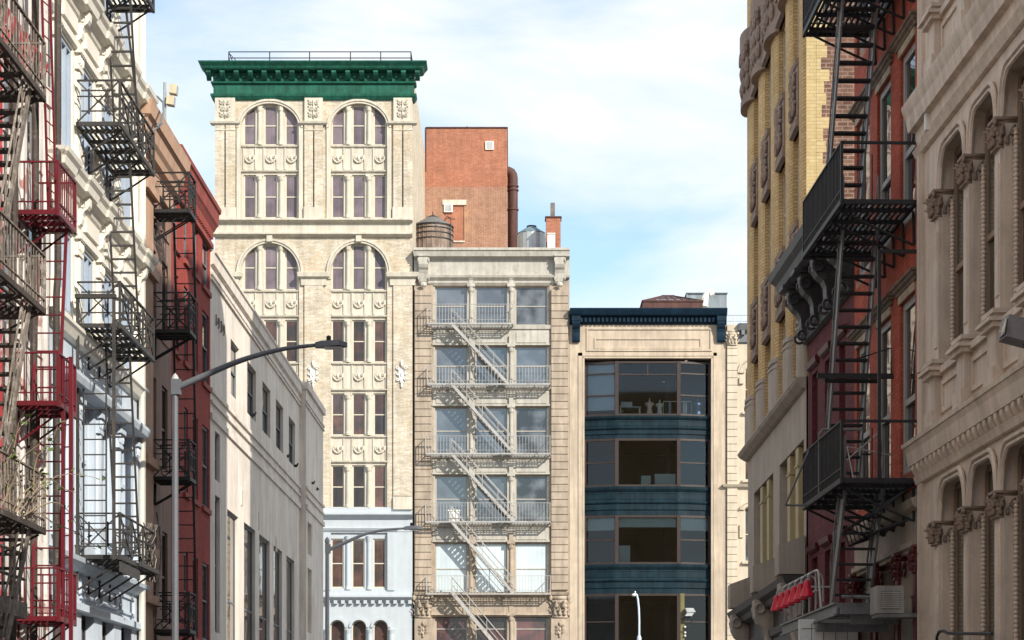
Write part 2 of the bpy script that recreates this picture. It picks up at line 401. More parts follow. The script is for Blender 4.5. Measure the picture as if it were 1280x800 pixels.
# ---------------------------------------------------------------- carved ornament
def scroll(mb, cx, cz, r, d, v, t, turns=1.3, a0=0):
    P = []
    for k in range(15):
        s = k / 14; a = a0 + d * turns * 2 * math.pi * s; q = r * (1 - .8 * s); P.append((cx + q * math.cos(a), v, cz + q * math.sin(a)))
    mb.tube(P, [t * (1 - .4 * k / 14) for k in range(15)], 5)
def carve(kind, w_, h_):
    def f(mb):
        t = min(w_, h_) * .055
        if kind == 'swag':
            mb.ball((0, -.02, h_ * .05), w_ * .13, .07, h_ * .26); mb.ball((0, -.06, h_ * .05), w_ * .07, .05, h_ * .14)
            for s in (-1, 1):
                mb.tube([(s * w_ * .44, -.03, h_ * .3), (s * w_ * .36, -.05, -h_ * .02), (s * w_ * .24, -.05, -h_ * .22), (s * w_ * .08, -.05, -h_ * .33), (0, -.05, -h_ * .36)], [t, t * 1.3, t * 1.6, t * 1.5, t], 6)
                scroll(mb, s * w_ * .27, h_ * .14, w_ * .11, s, -.04, t * .8); scroll(mb, s * w_ * .42, h_ * .24, w_ * .06, -s, -.04, t * .8)
                mb.ball((s * w_ * .44, -.03, -h_ * .05), w_ * .03, .04, h_ * .2)
        elif kind == 'foliage':
            for k in range(3):
                z = h_ * (-.3 + .3 * k)
                for s in (-1, 1):
                    scroll(mb, s * w_ * .22, z, w_ * .17, s * (1 if k % 2 else -1), -.03, t, 1.4, math.pi / 2); mb.ball((s * w_ * .39, -.02, z + h_ * .13), w_ * .06, .05, h_ * .05)
                mb.ball((0, -.04, z + h_ * .06), w_ * .09, .06, h_ * .1)
            mb.tube([(0, -.03, -h_ * .45), (0, -.05, h_ * .45)], t, 6)
        elif kind == 'cartouche':
            mb.prism([(-w_ * .22, -h_ * .16), (0, -h_ * .3), (w_ * .22, -h_ * .16), (w_ * .27, h_ * .14), (0, h_ * .26), (-w_ * .27, h_ * .14)], 'y', -.1, 0)
            mb.ball((0, -.1, 0), w_ * .15, .07, h_ * .14)
            for s in (-1, 1):
                for z, r in ((h_ * .22, .16), (0, .13), (-h_ * .2, .15)): scroll(mb, s * w_ * .34, z, w_ * r, s, -.06, t * .9)
            mb.ball((0, -.06, h_ * .38), w_ * .12, .07, h_ * .12); mb.ball((0, -.06, -h_ * .42), w_ * .1, .06, h_ * .1); mb.ball((0, -.06, -h_ * .3), w_ * .18, .06, h_ * .05)
    return f
def carving(root, kind, u, v, z, w_, h_, m, name='carving'):
    w_, h_ = round(w_, 2), round(h_, 2)
    return put(cached(('c', kind, w_, h_, m), carve(kind, w_, h_), True, 'carving'), name, m, root, (u, v, z))
def capital_mesh(w_, d_, h_):
    def f(mb):
        """leafy capital: flared bell, two rows of leaves, corner scrolls, slab"""
        a, b = w_ / 2, d_ / 2
        for k in range(5):
            t0, t1 = k / 5, (k + 1) / 5; e0, e1 = 1 + .18 * t0 ** 2, 1 + .18 * t1 ** 2
            A = [(-a * e0, -b * e0, h_ * t0 * .86), (a * e0, -b * e0, h_ * t0 * .86), (a * e0, b * e0, h_ * t0 * .86), (-a * e0, b * e0, h_ * t0 * .86)]
            B = [(-a * e1, -b * e1, h_ * t1 * .86), (a * e1, -b * e1, h_ * t1 * .86), (a * e1, b * e1, h_ * t1 * .86), (-a * e1, b * e1, h_ * t1 * .86)]
            mb.add(A + B, [(0, 1, 5, 4), (1, 2, 6, 5), (2, 3, 7, 6), (3, 0, 4, 7), (0, 3, 2, 1), (4, 5, 6, 7)])
        mb.box(-a * 1.32, a * 1.32, -b * 1.32, b * 1.32, h_ * .88, h_); mb.box(-a * 1.1, a * 1.1, -b * 1.1, b * 1.1, -h_ * .06, h_ * .03)
        for row, (zz, n, hh, lean) in enumerate(((.05, 3, .34, .14), (.36, 2, .34, .2))):
            for face in range(4):
                for k in range(n):
                    s = (k + .5) / n * 2 - 1
                    L = (a if face % 2 == 0 else b); Dp = (b if face % 2 == 0 else a)
                    P = []
                    for q in range(5):
                        t = q / 4; outw = Dp * (1.0 + .05) + lean * h_ * t ** 2 + (.02 if q < 4 else .05); zc = h_ * (zz + hh * (t if q < 4 else .86)); sx = s * L * (1 + .15 * t)
                        ang = face * math.pi / 2; x, y = sx, -outw
                        P.append((x * math.cos(ang) - y * math.sin(ang), x * math.sin(ang) + y * math.cos(ang), zc))
                    mb.tube(P, [L / n * .62, L / n * .75, L / n * .6, L / n * .42, L / n * .2], 5)
        for sx in (-1, 1):
            for sy in (-1, 1): mb.ball((sx * a * 1.28, sy * b * 1.28, h_ * .78), a * .26, b * .26, h_ * .12)
    return f
def capital(root, u, v, z, w_, d_, h_, m):
    k = (round(w_, 2), round(d_, 2), round(h_, 2))
    return put(cached(('cap', m) + k, capital_mesh(*k), True, 'capital'), 'capital', m, root, (u, v, z))
def console_pts(d, h):
    """side outline (outward, z) of a scrolled bracket with its top at z = 0"""
    return [(0, 0), (-d, 0), (-d, -h * .12), (-d * .97, -h * .3), (-d * .8, -h * .42), (-d * .55, -h * .5), (-d * .42, -h * .62), (-d * .4, -h * .78), (-d * .3, -h * .93), (-d * .12, -h), (0, -h)]
# ---------------------------------------------------------------- surfaces
brick('cream_brick', (.46, .39, .29), (.60, .55, .465), (.50, .46, .39), .34, .075, .006, .18, .12, patch=(.46, .36, .23), pamt=(.5, .75), pscale=.45)
paint('cream_stone', (.54, .495, .41), var=.09, streak=.18)
paint('pale_blue_paint', (.43, .47, .50), var=.05, streak=.05, rough=.6)
paint('green_paint', (.012, .095, .062), rough=.6, var=.25, streak=.32, spec=.25, c2=(.03, .12, .09), amt=(.55, .75))
paint('white_paint', (.75, .74, .70), var=.06, streak=.05, rough=.6)
paint('sandstone', (.375, .305, .235), var=.16, streak=.22, c2=(.34, .27, .21))
paint('pale_trim', (.43, .405, .355), var=.1, streak=.18, c2=(.35, .325, .285))
paint('white_iron', (.36, .355, .34), rough=.55, var=.1, streak=.05, c2=(.24, .19, .155), amt=(.55, .68), c2scale=5)
brick('red_brick', (.29, .092, .052), (.38, .145, .085), (.40, .26, .18), .22, .075, .008, .16, .10, patch=(.36, .17, .10))
brick('brown_red_brick', (.26, .105, .06), (.34, .165, .105), (.42, .33, .25), .22, .075, .010, .16, .12, patch=(.46, .26, .14))
paint('duct_rust', (.085, .035, .028), rough=.7, var=.25, streak=.3)
paint('blue_iron', (.010, .024, .034), rough=.55, var=.25, streak=.3, spec=.12)
paint('navy_iron', (.007, .023, .042), rough=.6, var=.22, streak=.25, spec=.14)
paint('buff_stone', (.47, .385, .295), var=.10, streak=.2)
paint('limestone', (.52, .45, .35), var=.08, streak=.12, c2=(.52, .38, .25), amt=(.6, .75))
paint('dark_bronze', (.035, .022, .018), rough=.45, var=.15, streak=.1)
paint('slate_metal', (.15, .16, .18), rough=.6, var=.12)
paint('galvanised', (.46, .48, .49), rough=.45, metal=.4, var=.1, streak=.15)
paint('tank_wood', (.24, .18, .145), rough=.9, var=.3, streak=.35, c2=(.36, .31, .28))
paint('tank_cone', (.13, .125, .125), rough=.8, var=.2)
paint('dark_iron', (.018, .018, .019), rough=.55, var=.25, streak=.1, c2=(.05, .032, .022), amt=(.6, .7), c2scale=9)
paint('frame_cream', (.55, .50, .41), rough=.6, var=.08, streak=.05)
paint('frame_tan', (.40, .37, .32), rough=.6, var=.08)
paint('roofing', (.10, .10, .10), var=.2)
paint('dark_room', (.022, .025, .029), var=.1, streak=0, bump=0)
pane_mat('pane_mauve', (.175, .14, .16), 1.45, .03, .22, c2=(.125, .10, .115), fold=.1)
pane_mat('pane_dark', (.05, .04, .038), 1.5, .04, .4, c2=(.10, .055, .045), fold=.15)
pane_mat('pane_sky', (.09, .10, .115), 2.1, .02, .2, c2=(.055, .06, .07))
pane_mat('pane_mixed', (.12, .13, .14), 1.8, .02, .3, c2=(.022, .02, .02))
pane_mat('pane_curtain', (.52, .60, .63), 1.5, .04, .1, fold=.06)
pane_mat('pane_low', (.03, .028, .03), 1.6, .03, .4, c2=(.09, .045, .045))
clear_glass('clear_glass', (.66, .71, .73), .11)

# ================================================================ tall cream building
F = front(268.7, FAR); u = lambda p: F.U(p); z = lambda p: F.Z(640, p)
tb = thing('loft_building', 'tall cream brick building with a green cornice, arched triple windows and pale blue lower storeys', 'building', F)
UW = u(515.6); BAYS = ((301, 373.7), (413.5, 484)); LIGHTS = (((304, 319), (329.7, 346), (356, 372)), ((414, 429.7), (440, 456), (466.6, 482.5)))
ZB = z(634)
holes = []; base_holes = []
for a, b in BAYS:
    holes += [(u(a), u(b), z(274), z(129.5), z(129.5) - z(160)), (u(a), u(b), z(636), z(304), z(304) - z(341))]
    base_holes += [(u(a), u(b), z(738), z(666))]
    c = (u(a) + u(b)) / 2
    for k in (-1, 0, 1): base_holes.append((c + k * 1.22 - .42, c + k * 1.22 + .42, z(850), z(775), .42))
    base_holes.append((u(a), u(b), .6, 4.2))
mb = MB(); mb.wall(0, UW, ZB, z(100), holes, .36); mb.shell(0, UW, ZB, z(84), 22); mb.build('wall', 'cream_brick', tb)
mb = MB(); mb.wall(0, UW, 0, ZB - .004, base_holes, .36); mb.shell(0, UW, 0, ZB - .004, 22); mb.build('painted_base', 'pale_blue_paint', tb)
mb = MB(); mb.box(.05, UW - .05, .05, 21.9, z(84) - .3, z(84) - .01); mb.build('roof', 'roofing', tb)
# piers
PIERS = ((268.7, 294.7), (380.6, 404.2), (491.6, 515.6))
for a, b in PIERS:
    mb = MB(); a2, b2 = u(a) + .01, u(b) - .01
    mb.box(a2, (a2 + b2) / 2 - .04, -.13, .02, z(262), z(156)); mb.box((a2 + b2) / 2 + .04, b2, -.13, .02, z(262), z(156)); mb.box((a2 + b2) / 2 - .04, (a2 + b2) / 2 + .04, -.05, .02, z(262), z(156))
    mb.box(a2, b2, -.1, .02, z(620), z(357)); mb.build('pier', 'cream_brick', tb)
    mb = MB(); mb.box((a2 + b2) / 2 - .035, (a2 + b2) / 2 + .035, -.075, -.052, z(259), z(166)); mb.build('drain_pipe', 'dark_iron', tb)
for a, b in PIERS:
    tr = MB(); a2, b2 = u(a), u(b)
    tr.box(a2 - .03, b2 + .03, -.2, .02, z(277), z(260)); cb_ = (a2 + .02, b2 - .02, -.16, .02, z(152), z(123))
    tr.build('pier_base', 'cream_stone', tb); tr = MB(); tr.sweep(a2, b2, [(.16, z(157)), (.25, z(155.4)), (.28, z(153)), (.16, z(152))]); tr.box(*cb_); tr.build('pier_cap', 'cream_stone', tb); tr = MB(); tr.box(a2, b2, -.16, .02, z(164), z(163)); tr.build('pier_band', 'cream_stone', tb); tr = MB()
    tr.sweep(a2 - .05, b2 + .05, [(.12, z(357)), (.14, z(349)), (.3, z(347)), (.34, z(342)), (.16, z(340.5))]); tr.build('pier_impost', 'cream_stone', tb); tr = MB()
    tr.box(a2, b2, -.14, .02, z(637), z(621)); tr.build('pier_foot', 'cream_stone', tb)
tr = MB()
for i, (zz, o) in enumerate(((277, .3), (294, .2))): tr.sweep(0, UW, [(.05, z(zz + 2.5)), (o, z(zz + 1.5)), (o + .1, z(zz)), (o + .1, z(zz - 2)), (.05, z(zz - 3))], rr=False)
tr.box(0, UW, -.1, .02, z(293), z(277.6)); tr.build('belt_course', 'cream_stone', tb)
for (a, b) in BAYS:
    c, r = (u(a) + u(b)) / 2, (u(b) - u(a)) / 2
    tr = MB()
    for zs, rz, zb in ((z(160), z(129.5) - z(160), 274), (z(341), z(304) - z(341), 349)):
        tr.ring(c, zs, r, rz, .11, -.07, .02, 24); tr.ring(c, zs, r + .12, rz + .12, .12, -.12, .02, 24)
        for s in (-1, 1):
            x = c + s * (r + .115); tr.box(x - .115, x + .115, -.08, .02, z(zb), zs)
    tr.box(c - .16, c + .16, -.22, .02, z(304) + .05, z(304) + .45); tr.build('archivolt', 'cream_stone', tb)
# recessed bays: mullion wall, lights, columns, carved spandrels
ROWS_TOP = ((217.5, 272), (130.6, 180.6)); ROWS_MID = ((581, 635), (491, 544), (399, 452.5), (305, 362))
for bi, (a, b) in enumerate(BAYS):
    for rows, bot, top in ((ROWS_TOP, 274, 129.5), (ROWS_MID, 636, 304)):
        hs = [(u(p), u(q), z(y1), z(y0) if y0 not in (130.6, 305) else z(y0) - .02) for (p, q) in LIGHTS[bi] for (y0, y1) in rows]
        mb = MB(); mb.wall(u(a) + .005, u(b) - .005, z(bot), z(top), hs, .15, v=.16)
        cols = None
        for (y0, y1) in rows:
            for (p, q) in zip(LIGHTS[bi][:-1], LIGHTS[bi][1:]):
                x = (u(p[1]) + u(q[0])) / 2
                cols = MB(); cols.lathe(x, .13, [(.16, z(y1)), (.16, z(y1) + .15), (.12, z(y1) + .22), (.105, z(y0) - .4), (.15, z(y0) - .3), (.17, z(y0) - .12)], 10); cols.build('column', 'cream_stone', tb)
                mb.box(x - .19, x + .19, .03, .159, z(y0) - .12, z(y0) + .02)
            mb.sweep(u(a) + .13, u(b) - .13, [(.0, z(y1) - .14), (.1, z(y1) - .1), (.12, z(y1) - .02), (0, z(y1))], v=.16)
        ys = [(rows[i + 1][1], rows[i][0]) for i in range(len(rows) - 1)]
        for y0, y1 in ys:      # spandrel between upper sill and lower head
            mb.sweep(u(a) + .1, u(b) - .1, [(.0, z(y1) + .1), (.12, z(y1) + .16), (.14, z(y1) + .24), (0, z(y1) + .28)], v=.16)
            for p, q in LIGHTS[bi]:
                for s in (u(p), u(q)): mb.box(s - .04, s + .04, .10, .159, z(y1) + .3, z(y0) - .16)
                zc = (z(y0) + z(y1)) / 2 + .06
                carving(tb, 'swag', (u(p) + u(q)) / 2, .155, zc, (u(q) - u(p)) * 1.0, .62, 'cream_stone')
        mb.build('bay_wall', 'cream_stone', tb)
        for (y0, y1) in rows:
            for (p, q) in LIGHTS[bi]:
                pm = 'pane_mauve' if y1 < 363 else 'pane_dark'
                window(tb, u(p), u(q), z(y1), z(y0), .25, 'frame_cream', pm, (.5,), fw=.075)
for a, b in PIERS: carving(tb, 'foliage', (u(a) + u(b)) / 2, -.165, z(137.5), .72, 1.15, 'cream_stone')
for p in (391.8, 502.3): carving(tb, 'cartouche', u(p), -.1, z(468), .66, 1.55, 'white_paint')
# painted lower storeys
mb = MB()
for y, o in ((644, .34), (747, .4)): mb.sweep(0, UW, [(.04, z(y + 5)), (o * .6, z(y + 2)), (o, z(y)), (o, z(y - 2)), (.04, z(y - 3.5))], rr=False)
k = 0
while k * .42 < UW: mb.box(k * .42, k * .42 + .2, -.2, .02, z(755), z(750)); k += 1
mb.box(0, UW, -.03, .02, z(664.5), z(658))
for a, b in BAYS:
    for (q0, q1) in ((u(a) - .42, u(a) - .02), (u(b) + .02, u(b) + .42)): mb.box(q0, q1, -.08, .02, z(738), z(666))
    mb.sweep(u(a) - .5, u(b) + .5, [(.02, z(665)), (.1, z(663)), (.16, z(660.5)), (.02, z(659))])
    c = (u(a) + u(b)) / 2
    for k in (-1, 0, 1): mb.ring(c + k * 1.22, z(775) - .42, .42, .42, .14, -.1, .02, 14)
    for k in (-1.5, -.5, .5, 1.5): mb.lathe(c + k * 1.22, -.03, [(.2, z(776) - .5), (.13, z(776) - .75), (.12, z(850))], 10)
mb.build('base_trim', 'pale_blue_paint', tb)
for bi, (a, b) in enumerate(BAYS):
    mb = MB(); mb.wall(u(a) + .004, u(b) - .004, z(738), z(666), [(u(p) - .02, u(q) - .02, z(735), z(673)) for p, q in LIGHTS[bi]], .12, v=.12)
    for (p, q) in zip(LIGHTS[bi][:-1], LIGHTS[bi][1:]): mb.lathe((u(p[1]) + u(q[0])) / 2, .1, [(.17, z(737)), (.12, z(732)), (.11, z(678)), (.18, z(670))], 10)
    mb.build('bay_wall', 'pale_blue_paint', tb)
    for p, q in LIGHTS[bi]: window(tb, u(p) - .02, u(q) - .02, z(735), z(673), .2, 'frame_cream', 'pane_dark', (.5,), fw=.075)
    c = (u(a) + u(b)) / 2
    for k in (-1, 0, 1): window(tb, c + k * 1.22 - .42, c + k * 1.22 + .42, z(850), z(775), .25, 'frame_cream', 'pane_dark', (.5,), arch=.42)
    window(tb, u(a), u(b), .6, 4.2, .25, 'dark_bronze', 'pane_low', (.8,), (.5,))
# green cornice
z_wall = z; z = lambda p: F.Z(640, p, -.5)
mb = MB(); e0, e1 = 0, UW
mb.sweep(e0, e1, [(.02, z(122)), (.1, z(121.6)), (.22, z(117.5)), (.24, z(115)), (.08, z(113.4)), (.08, z(103)), (.2, z(101.5)), (.22, z(100)), (.1, z(98)), (.1, z(88)), (.55, z(87)), (.62, z(85.4)), (.66, z(83.4)), (.82, z(79.5)), (.84, z(78)), (.02, z(77.6))], back=.6)
n = 16
for i in range(n):
    x = e0 - .3 + (e1 - e0 + .6) * i / (n - 1); mb.prism([(p[0] - .1, p[1] + z(88)) for p in [(0, 0), (-.44, 0), (-.46, -.12), (-.36, -.24), (-.14, -.42), (0, -.46)]], 'x', x - .13, x + .13)
    if i < n - 1: mb.ball((x + .38, -.14, z(93)), .13, .06, .12)
mb.build('cornice', 'green_paint', tb)
z = lambda p: F.Z(640, p, 1.0); ztop = F.Z(640, 78, -.5)
mb = MB()
for p in (282.8, 334.4, 384.7, 436.3, 474.4, 512.5):
    x = u(p); mb.tube([(x, 1, ztop - .3), (x, 1, z(64.5))], .03, 6)
for y in (64.8, 72.5): mb.tube([(u(282.8), 1, z(y)), (u(512.5), 1, z(y))], .028, 6)
mb.tube([(u(282.8), 1, z(66)), (u(296), 1, z(80))], .022, 6)
for y in (64.8, 72.5): mb.tube([(u(282.8), 1, z(y)), (u(282.8), 6, z(y))], .028, 6); mb.tube([(u(512.5), 1, z(y)), (u(512.5), 6, z(y))], .028, 6)
mb.build('roof_railing', 'dark_iron', tb)

# ================================================================ tan building with the fire escapes
F = front(517.5, FAR); u = lambda p: F.U(p); z = lambda p: F.Z(640, p)
tn = thing('loft_building', 'tan sandstone building with striped corner pilasters and wide windows behind a pale fire escape', 'building', F)
UW = u(711.8)
ROWS = ((359, 404.5), (434, 480), (510, 566), (595.5, 651), (680, 741), (770, 846))
COLS = ((544, 584), (594, 634), (644, 684.5))
hs = [(u(541.5), u(686.5), z(y1 + 2), z(y0 - 1.5)) for y0, y1 in ROWS] + [(u(541.5), u(686.5), .5, 3.9)]
mb = MB(); mb.wall(0, UW, 0, z(322), hs, .3); mb.shell(0, UW, 0, z(309.5), 20); mb.build('wall', 'sandstone', tn)
mb = MB(); mb.box(.05, UW - .05, .4, 19.9, z(309.5) - .4, z(309.5) - .1); mb.build('roof', 'roofing', tn)
for a, b in ((519, 539.3), (689.2, 710)):
    mb = MB(); h = .425; k = 0; zb = z(738)
    while zb + (k + 1) * h < z(356):
        mb.box(u(a), u(b), -.17, .02, zb + k * h + .035, zb + (k + 1) * h - .01); k += 1
    mb.box(u(a) + .04, u(b) - .04, -.12, .02, zb, zb + k * h)
    mb.box(u(a) - .02, u(b) + .02, -.2, .02, .0, z(772)); mb.build('pilaster', 'sandstone', tn)
    carving(tn, 'cartouche', (u(a) + u(b)) / 2, -.2, z(787), .5, .9, 'sandstone')
    capital(tn, (u(a) + u(b)) / 2, -.08, z(771), .8, .3, z(741) - z(771), 'sandstone')
mb = MB()
mb.box(u(541), u(687), -.05, .02, z(356), z(348)); mb.box(0, UW, -.1, .02, z(346), z(325))
mb.sweep(u(536), u(692), [(.03, z(356)), (.1, z(354)), (.1, z(351)), (.18, z(350)), (.03, z(348.5))])
mb.sweep(0, UW, [(.1, z(349)), (.2, z(347.8)), (.24, z(345)), (.1, z(344))], rl=False, rr=False)
mb.sweep(0, UW, [(.04, z(326)), (.18, z(324)), (.26, z(323.5)), (.34, z(323)), (.42, z(322.5)), (.5, z(316)), (.56, z(315.5)), (.56, z(312.5)), (.1, z(312))], back=.5, rl=False, rr=False)
mb.build('cornice', 'pale_trim', tn)
for p in (529.7, 699.5):
    x = u(p); mb = MB(); mb.prism([(q[0] - .1, q[1] + z(323)) for q in console_pts(.42, 1.45)], 'x', x - .27, x + .27)
    for s in (-1, 1):
        mb.tube([(x + s * .29, -.42 + .13 * math.cos(t * .7), z(323) - .22 + .13 * math.sin(t * .7)) for t in range(10)], .045, 6)
        mb.tube([(x + s * .29, -.25 + .08 * math.cos(t * .7), z(323) - 1.2 + .08 * math.sin(t * .7)) for t in range(10)], .035, 6)
    mb.box(x - .33, x + .33, -.58, -.08, z(323), z(323) + .1); mb.ball((x, -.3, z(323) - 1.55), .2, .15, .16); mb.build('bracket', 'pale_trim', tn, smooth=False)
for ri, (y0, y1) in enumerate(ROWS):
    tm = 'pale_trim' if ri < 4 else 'sandstone'
    for i, (p, q) in enumerate(((541.5, 544), (584, 594), (634, 644), (684.5, 686.5))):
        mb = MB()
        mb.box(u(p) + .004, u(q) - .004, .06 if i in (0, 3) else .0, .29, z(y1 + 2), z(y0 - 1.5))
        if i in (1, 2):
            x = (u(p) + u(q)) / 2; mb.lathe(x, -.02, [(.15, z(y1 + 1)), (.15, z(y1 - 3)), (.1, z(y1 - 5)), (.09, z(y0 + 7)), (.14, z(y0 + 5)), (.17, z(y0))], 10)
            mb.box(x - .22, x + .22, -.2, .0, z(y0 + .1), z(y0 - 4)); mb.box(x - .12, x + .12, -.14, .0, z(y0 - 4), z(y0 - 14))
        mb.build('mullion' if i in (1, 2) else 'jamb', tm, tn)
    for ci, (p, q) in enumerate(COLS):
        pm = 'pane_mixed' if (ri, ci) in ((0, 2), (2, 2), (3, 2)) else 'pane_sky' if ri < 4 else ('pane_curtain' if ri == 4 else 'pane_low')
        window(tn, u(p), u(q), z(y1 + 2), z(y0 - 1.5), .2, 'frame_tan', pm, (.5,) if ri < 5 else (.78,), fw=.07)
    # spandrel below the row
    if ri < 5:
        yb = ROWS[ri + 1][0] - 2.5; mb = MB()
        mb.sweep(u(540), u(688), [(.02, z(y1 + 8)), (.09, z(y1 + 7)), (.12, z(y1 + 2.2)), (.02, z(y1 + 2))])
        mb.box(u(541), u(687), -.02, .02, z(yb), z(y1 + 8.5))
        for p, q in COLS: mb.box(u(p) + .06, u(q) - .06, -.06, .0, z(yb - 3), z(y1 + 11)) if yb - y1 > 17 else None
        mb.box(u(540), u(688), -.07, .02, z(yb), z(yb - 2)); mb.build('spandrel', tm, tn)
mb = MB(); mb.sweep(0, UW, [(.1, z(771)), (.22, z(769)), (.1, z(767)), (.1, z(746)), (.3, z(744)), (.36, z(741)), (.1, z(740))], rl=False, rr=False); mb.build('belt_cornice', 'sandstone', tn)
window(tn, u(541.5), u(686.5), .5, 3.9, .2, 'dark_bronze', 'pane_low', (.8,), (.33, .66))
# its fire escape
fe = thing('fire_escape', 'pale grey fire escape with zigzag stairs down the front of the tan building', 'fire escape', F)
PL = ((404.5, 534, 641, 381), (480, 534, 687.5, 458), (567, 532, 687.5, 545.5), (652, 532, 687.5, 629), (742, 533, 688, 720))
for i, (yp, pa, pb, yr) in enumerate(PL):
    a, b, zz = F.U(pa, -.8), F.U(pb, -.8), F.Z(640, yp, -.7); h = F.Z(640, yr, -.86) - F.Z(640, yp, -.86)
    fe_platform(fe, a, b, .1, .86, zz, 'white_iron', .15, 4, along=True)
    fe_railing(fe, a, b, .86, zz, h, 'white_iron', (True, True), .1, pick=.17, r=.010)
    fe_brackets(fe, [a + .25, (a + b) / 2, b - .25], .86, zz, .4, 'white_iron', .018)
    if i < 4:
        lo = PL[i + 1]; fe_stair(fe, (u(564.5), .34, zz), (u(642 if i != 0 else 635), .34, F.Z(640, lo[0], -.7)), .5, 'white_iron', .2, .85, sw=.05, sh=.16, hr=.02, td=.24)
fe_stair(fe, (u(565.5), .56, z(742)), (u(652), .56, z(846)), .5, 'white_iron', .2, .85, sw=.05, sh=.2, hr=.026, td=.24)
fe_platform(fe, u(533), u(688), .1, 1.1, z(846), 'white_iron', .12, 5); fe_railing(fe, u(533), u(688), 1.1, z(846), 1, 'white_iron', (True, True), .1, pick=.17, r=.011)
bx = MB(); x = u(568); bx.box(x - .3, x + .3, -.8, -.4, z(654.5), z(641)); bx.box(x - .34, x + .34, -.83, -.37, z(641), z(639.5)); bx.box(x - .28, x + .28, -.82, -.801, z(651), z(644))
tag(bx.build('storage_box', 'white_paint'), 'small white box left on the fire escape landing of the tan building', 'box').matrix_world = Matrix.Translation((F.o[0], F.o[1], 0)) @ Matrix.Rotation(F.th, 4, 'Z')

# ================================================================ building with the blue iron front
F = front(712, FAR); u = lambda p: F.U(p); z = lambda p: F.Z(640, p)
bb = thing('loft_building', 'buff stone building with a dark blue cornice and blue panels between wide dark bay windows', 'building', F)
UW = u(908); A0, A1 = u(730.6), u(889)
mb = MB(); mb.wall(0, UW, 0, z(388), [(A0, A1, .3, z(448))], .55); mb.shell(0, UW, 0, z(388), 6.29); mb.build('wall', 'buff_stone', bb)
mb = MB(); mb.box(.01, UW - .01, 6.3, 18, 0, z(387)); mb.build('rear_block', 'buff_stone', bb)
mb = MB(); mb.quad((.05, .6, z(386.5)), (UW - .05, .6, z(386.5)), (UW - .05, 18, z(386.5)), (.05, 18, z(386.5))); mb.build('roof', 'roofing', bb)
mb = MB()
for a, b, y0, y1, t in ((726, 893.5, 446, 800, 0),): 
    mb.box(u(723), A0 - .12, -.05, .02, .3, z(441)); mb.box(A1 + .12, u(896), -.05, .02, .3, z(441)); mb.box(u(723), u(896), -.05, .02, z(445), z(441))
mb.box(A0 - .1, A0, -.02, .1, .3, z(447)); mb.box(A1, A1 + .1, -.02, .1, .3, z(447)); mb.box(A0 - .1, A1 + .1, -.02, .1, z(447.8), z(445.6))
def panel(mb, a, b, c, d, t=.1, o=.06):
    mb.box(a, b, -o, .02, d - t, d); mb.box(a, b, -o, .02, c, c + t); mb.box(a, a + t, -o, .02, c + t, d - t); mb.box(b - t, b, -o, .02, c + t, d - t)
mb.build('window_surround', 'buff_stone', bb); mb = MB(); panel(mb, u(733), u(890), z(439), z(410)); panel(mb, u(743), u(877), z(436.4), z(422.5), .09, .05)
mb.build('frieze_panel', 'buff_stone', bb)
mb = MB()
mb.sweep(0, UW, [(.04, z(406)), (.14, z(404)), (.2, z(396.8)), (.3, z(395.6)), (.44, z(396)), (.5, z(394)), (.6, z(389.6)), (.62, z(387.8)), (.04, z(387))], back=.6, rl=False, rr=False)
k = 0
while .6 + k * .24 < UW - .6: mb.box(.6 + k * .24, .6 + k * .24 + .13, -.28, -.1, z(403.5), z(397.4)); k += 1
for x in (u(720), u(900.8)):
    mb.prism([(q[0] - .08, q[1] + z(397)) for q in console_pts(.4, 1.42)], 'x', x - .22, x + .22); mb.box(x - .25, x + .25, -.5, -.05, z(403), z(397))
mb.build('cornice', 'navy_iron', bb)
# the shallow bay front: plan points (u, v)
P = [(A0, .42), (u(771), .0), (u(848.5), .0), (A1, .42)]
RW = ((451.5, 519.5), (548, 608), (644, 705), (742, 812)); SP = ((519.5, 548), (608, 644), (705, 742), (812, 840))
def baysweep(mb, prof):
    vs = []; fs = []
    for o, zz in prof:
        for (x, v) in P: vs.append((x, v - o, zz))
    for i in range(len(prof) - 1):
        for k in range(3): fs.append((i * 4 + k, i * 4 + k + 1, i * 4 + k + 5, i * 4 + k + 4))
    mb.add(vs, fs)
for (y0, y1) in SP:
    zt, zb = z(y0), z(y1); H = zt - zb; mb = MB()
    baysweep(mb, [(-.2, zb), (.0, zb), (.0, zb + H * .16), (.05, zb + H * .2), (.05, zb + H * .38), (.12, zb + H * .42), (.14, zb + H * .46), (.05, zb + H * .52), (.05, zb + H * .8), (.1, zb + H * .84), (.16, zb + H * .9), (.18, zb + H * .97), (.1, zt), (-.2, zt)])
    for k in range(3):
        (x0, v0), (x1, v1) = P[k], P[k + 1]
        for j in range(3 if k == 1 else 1):
            nj = 3 if k == 1 else 1; ta, tb_ = (j + .08) / nj, (j + .92) / nj
            for zz in (zb + H * .56, zb + H * .76): mb.bar((x0 + (x1 - x0) * ta, v0 + (v1 - v0) * ta - .055, zz), (x0 + (x1 - x0) * tb_, v0 + (v1 - v0) * tb_ - .055, zz), .03)
    mb.build('spandrel', 'blue_iron', bb)
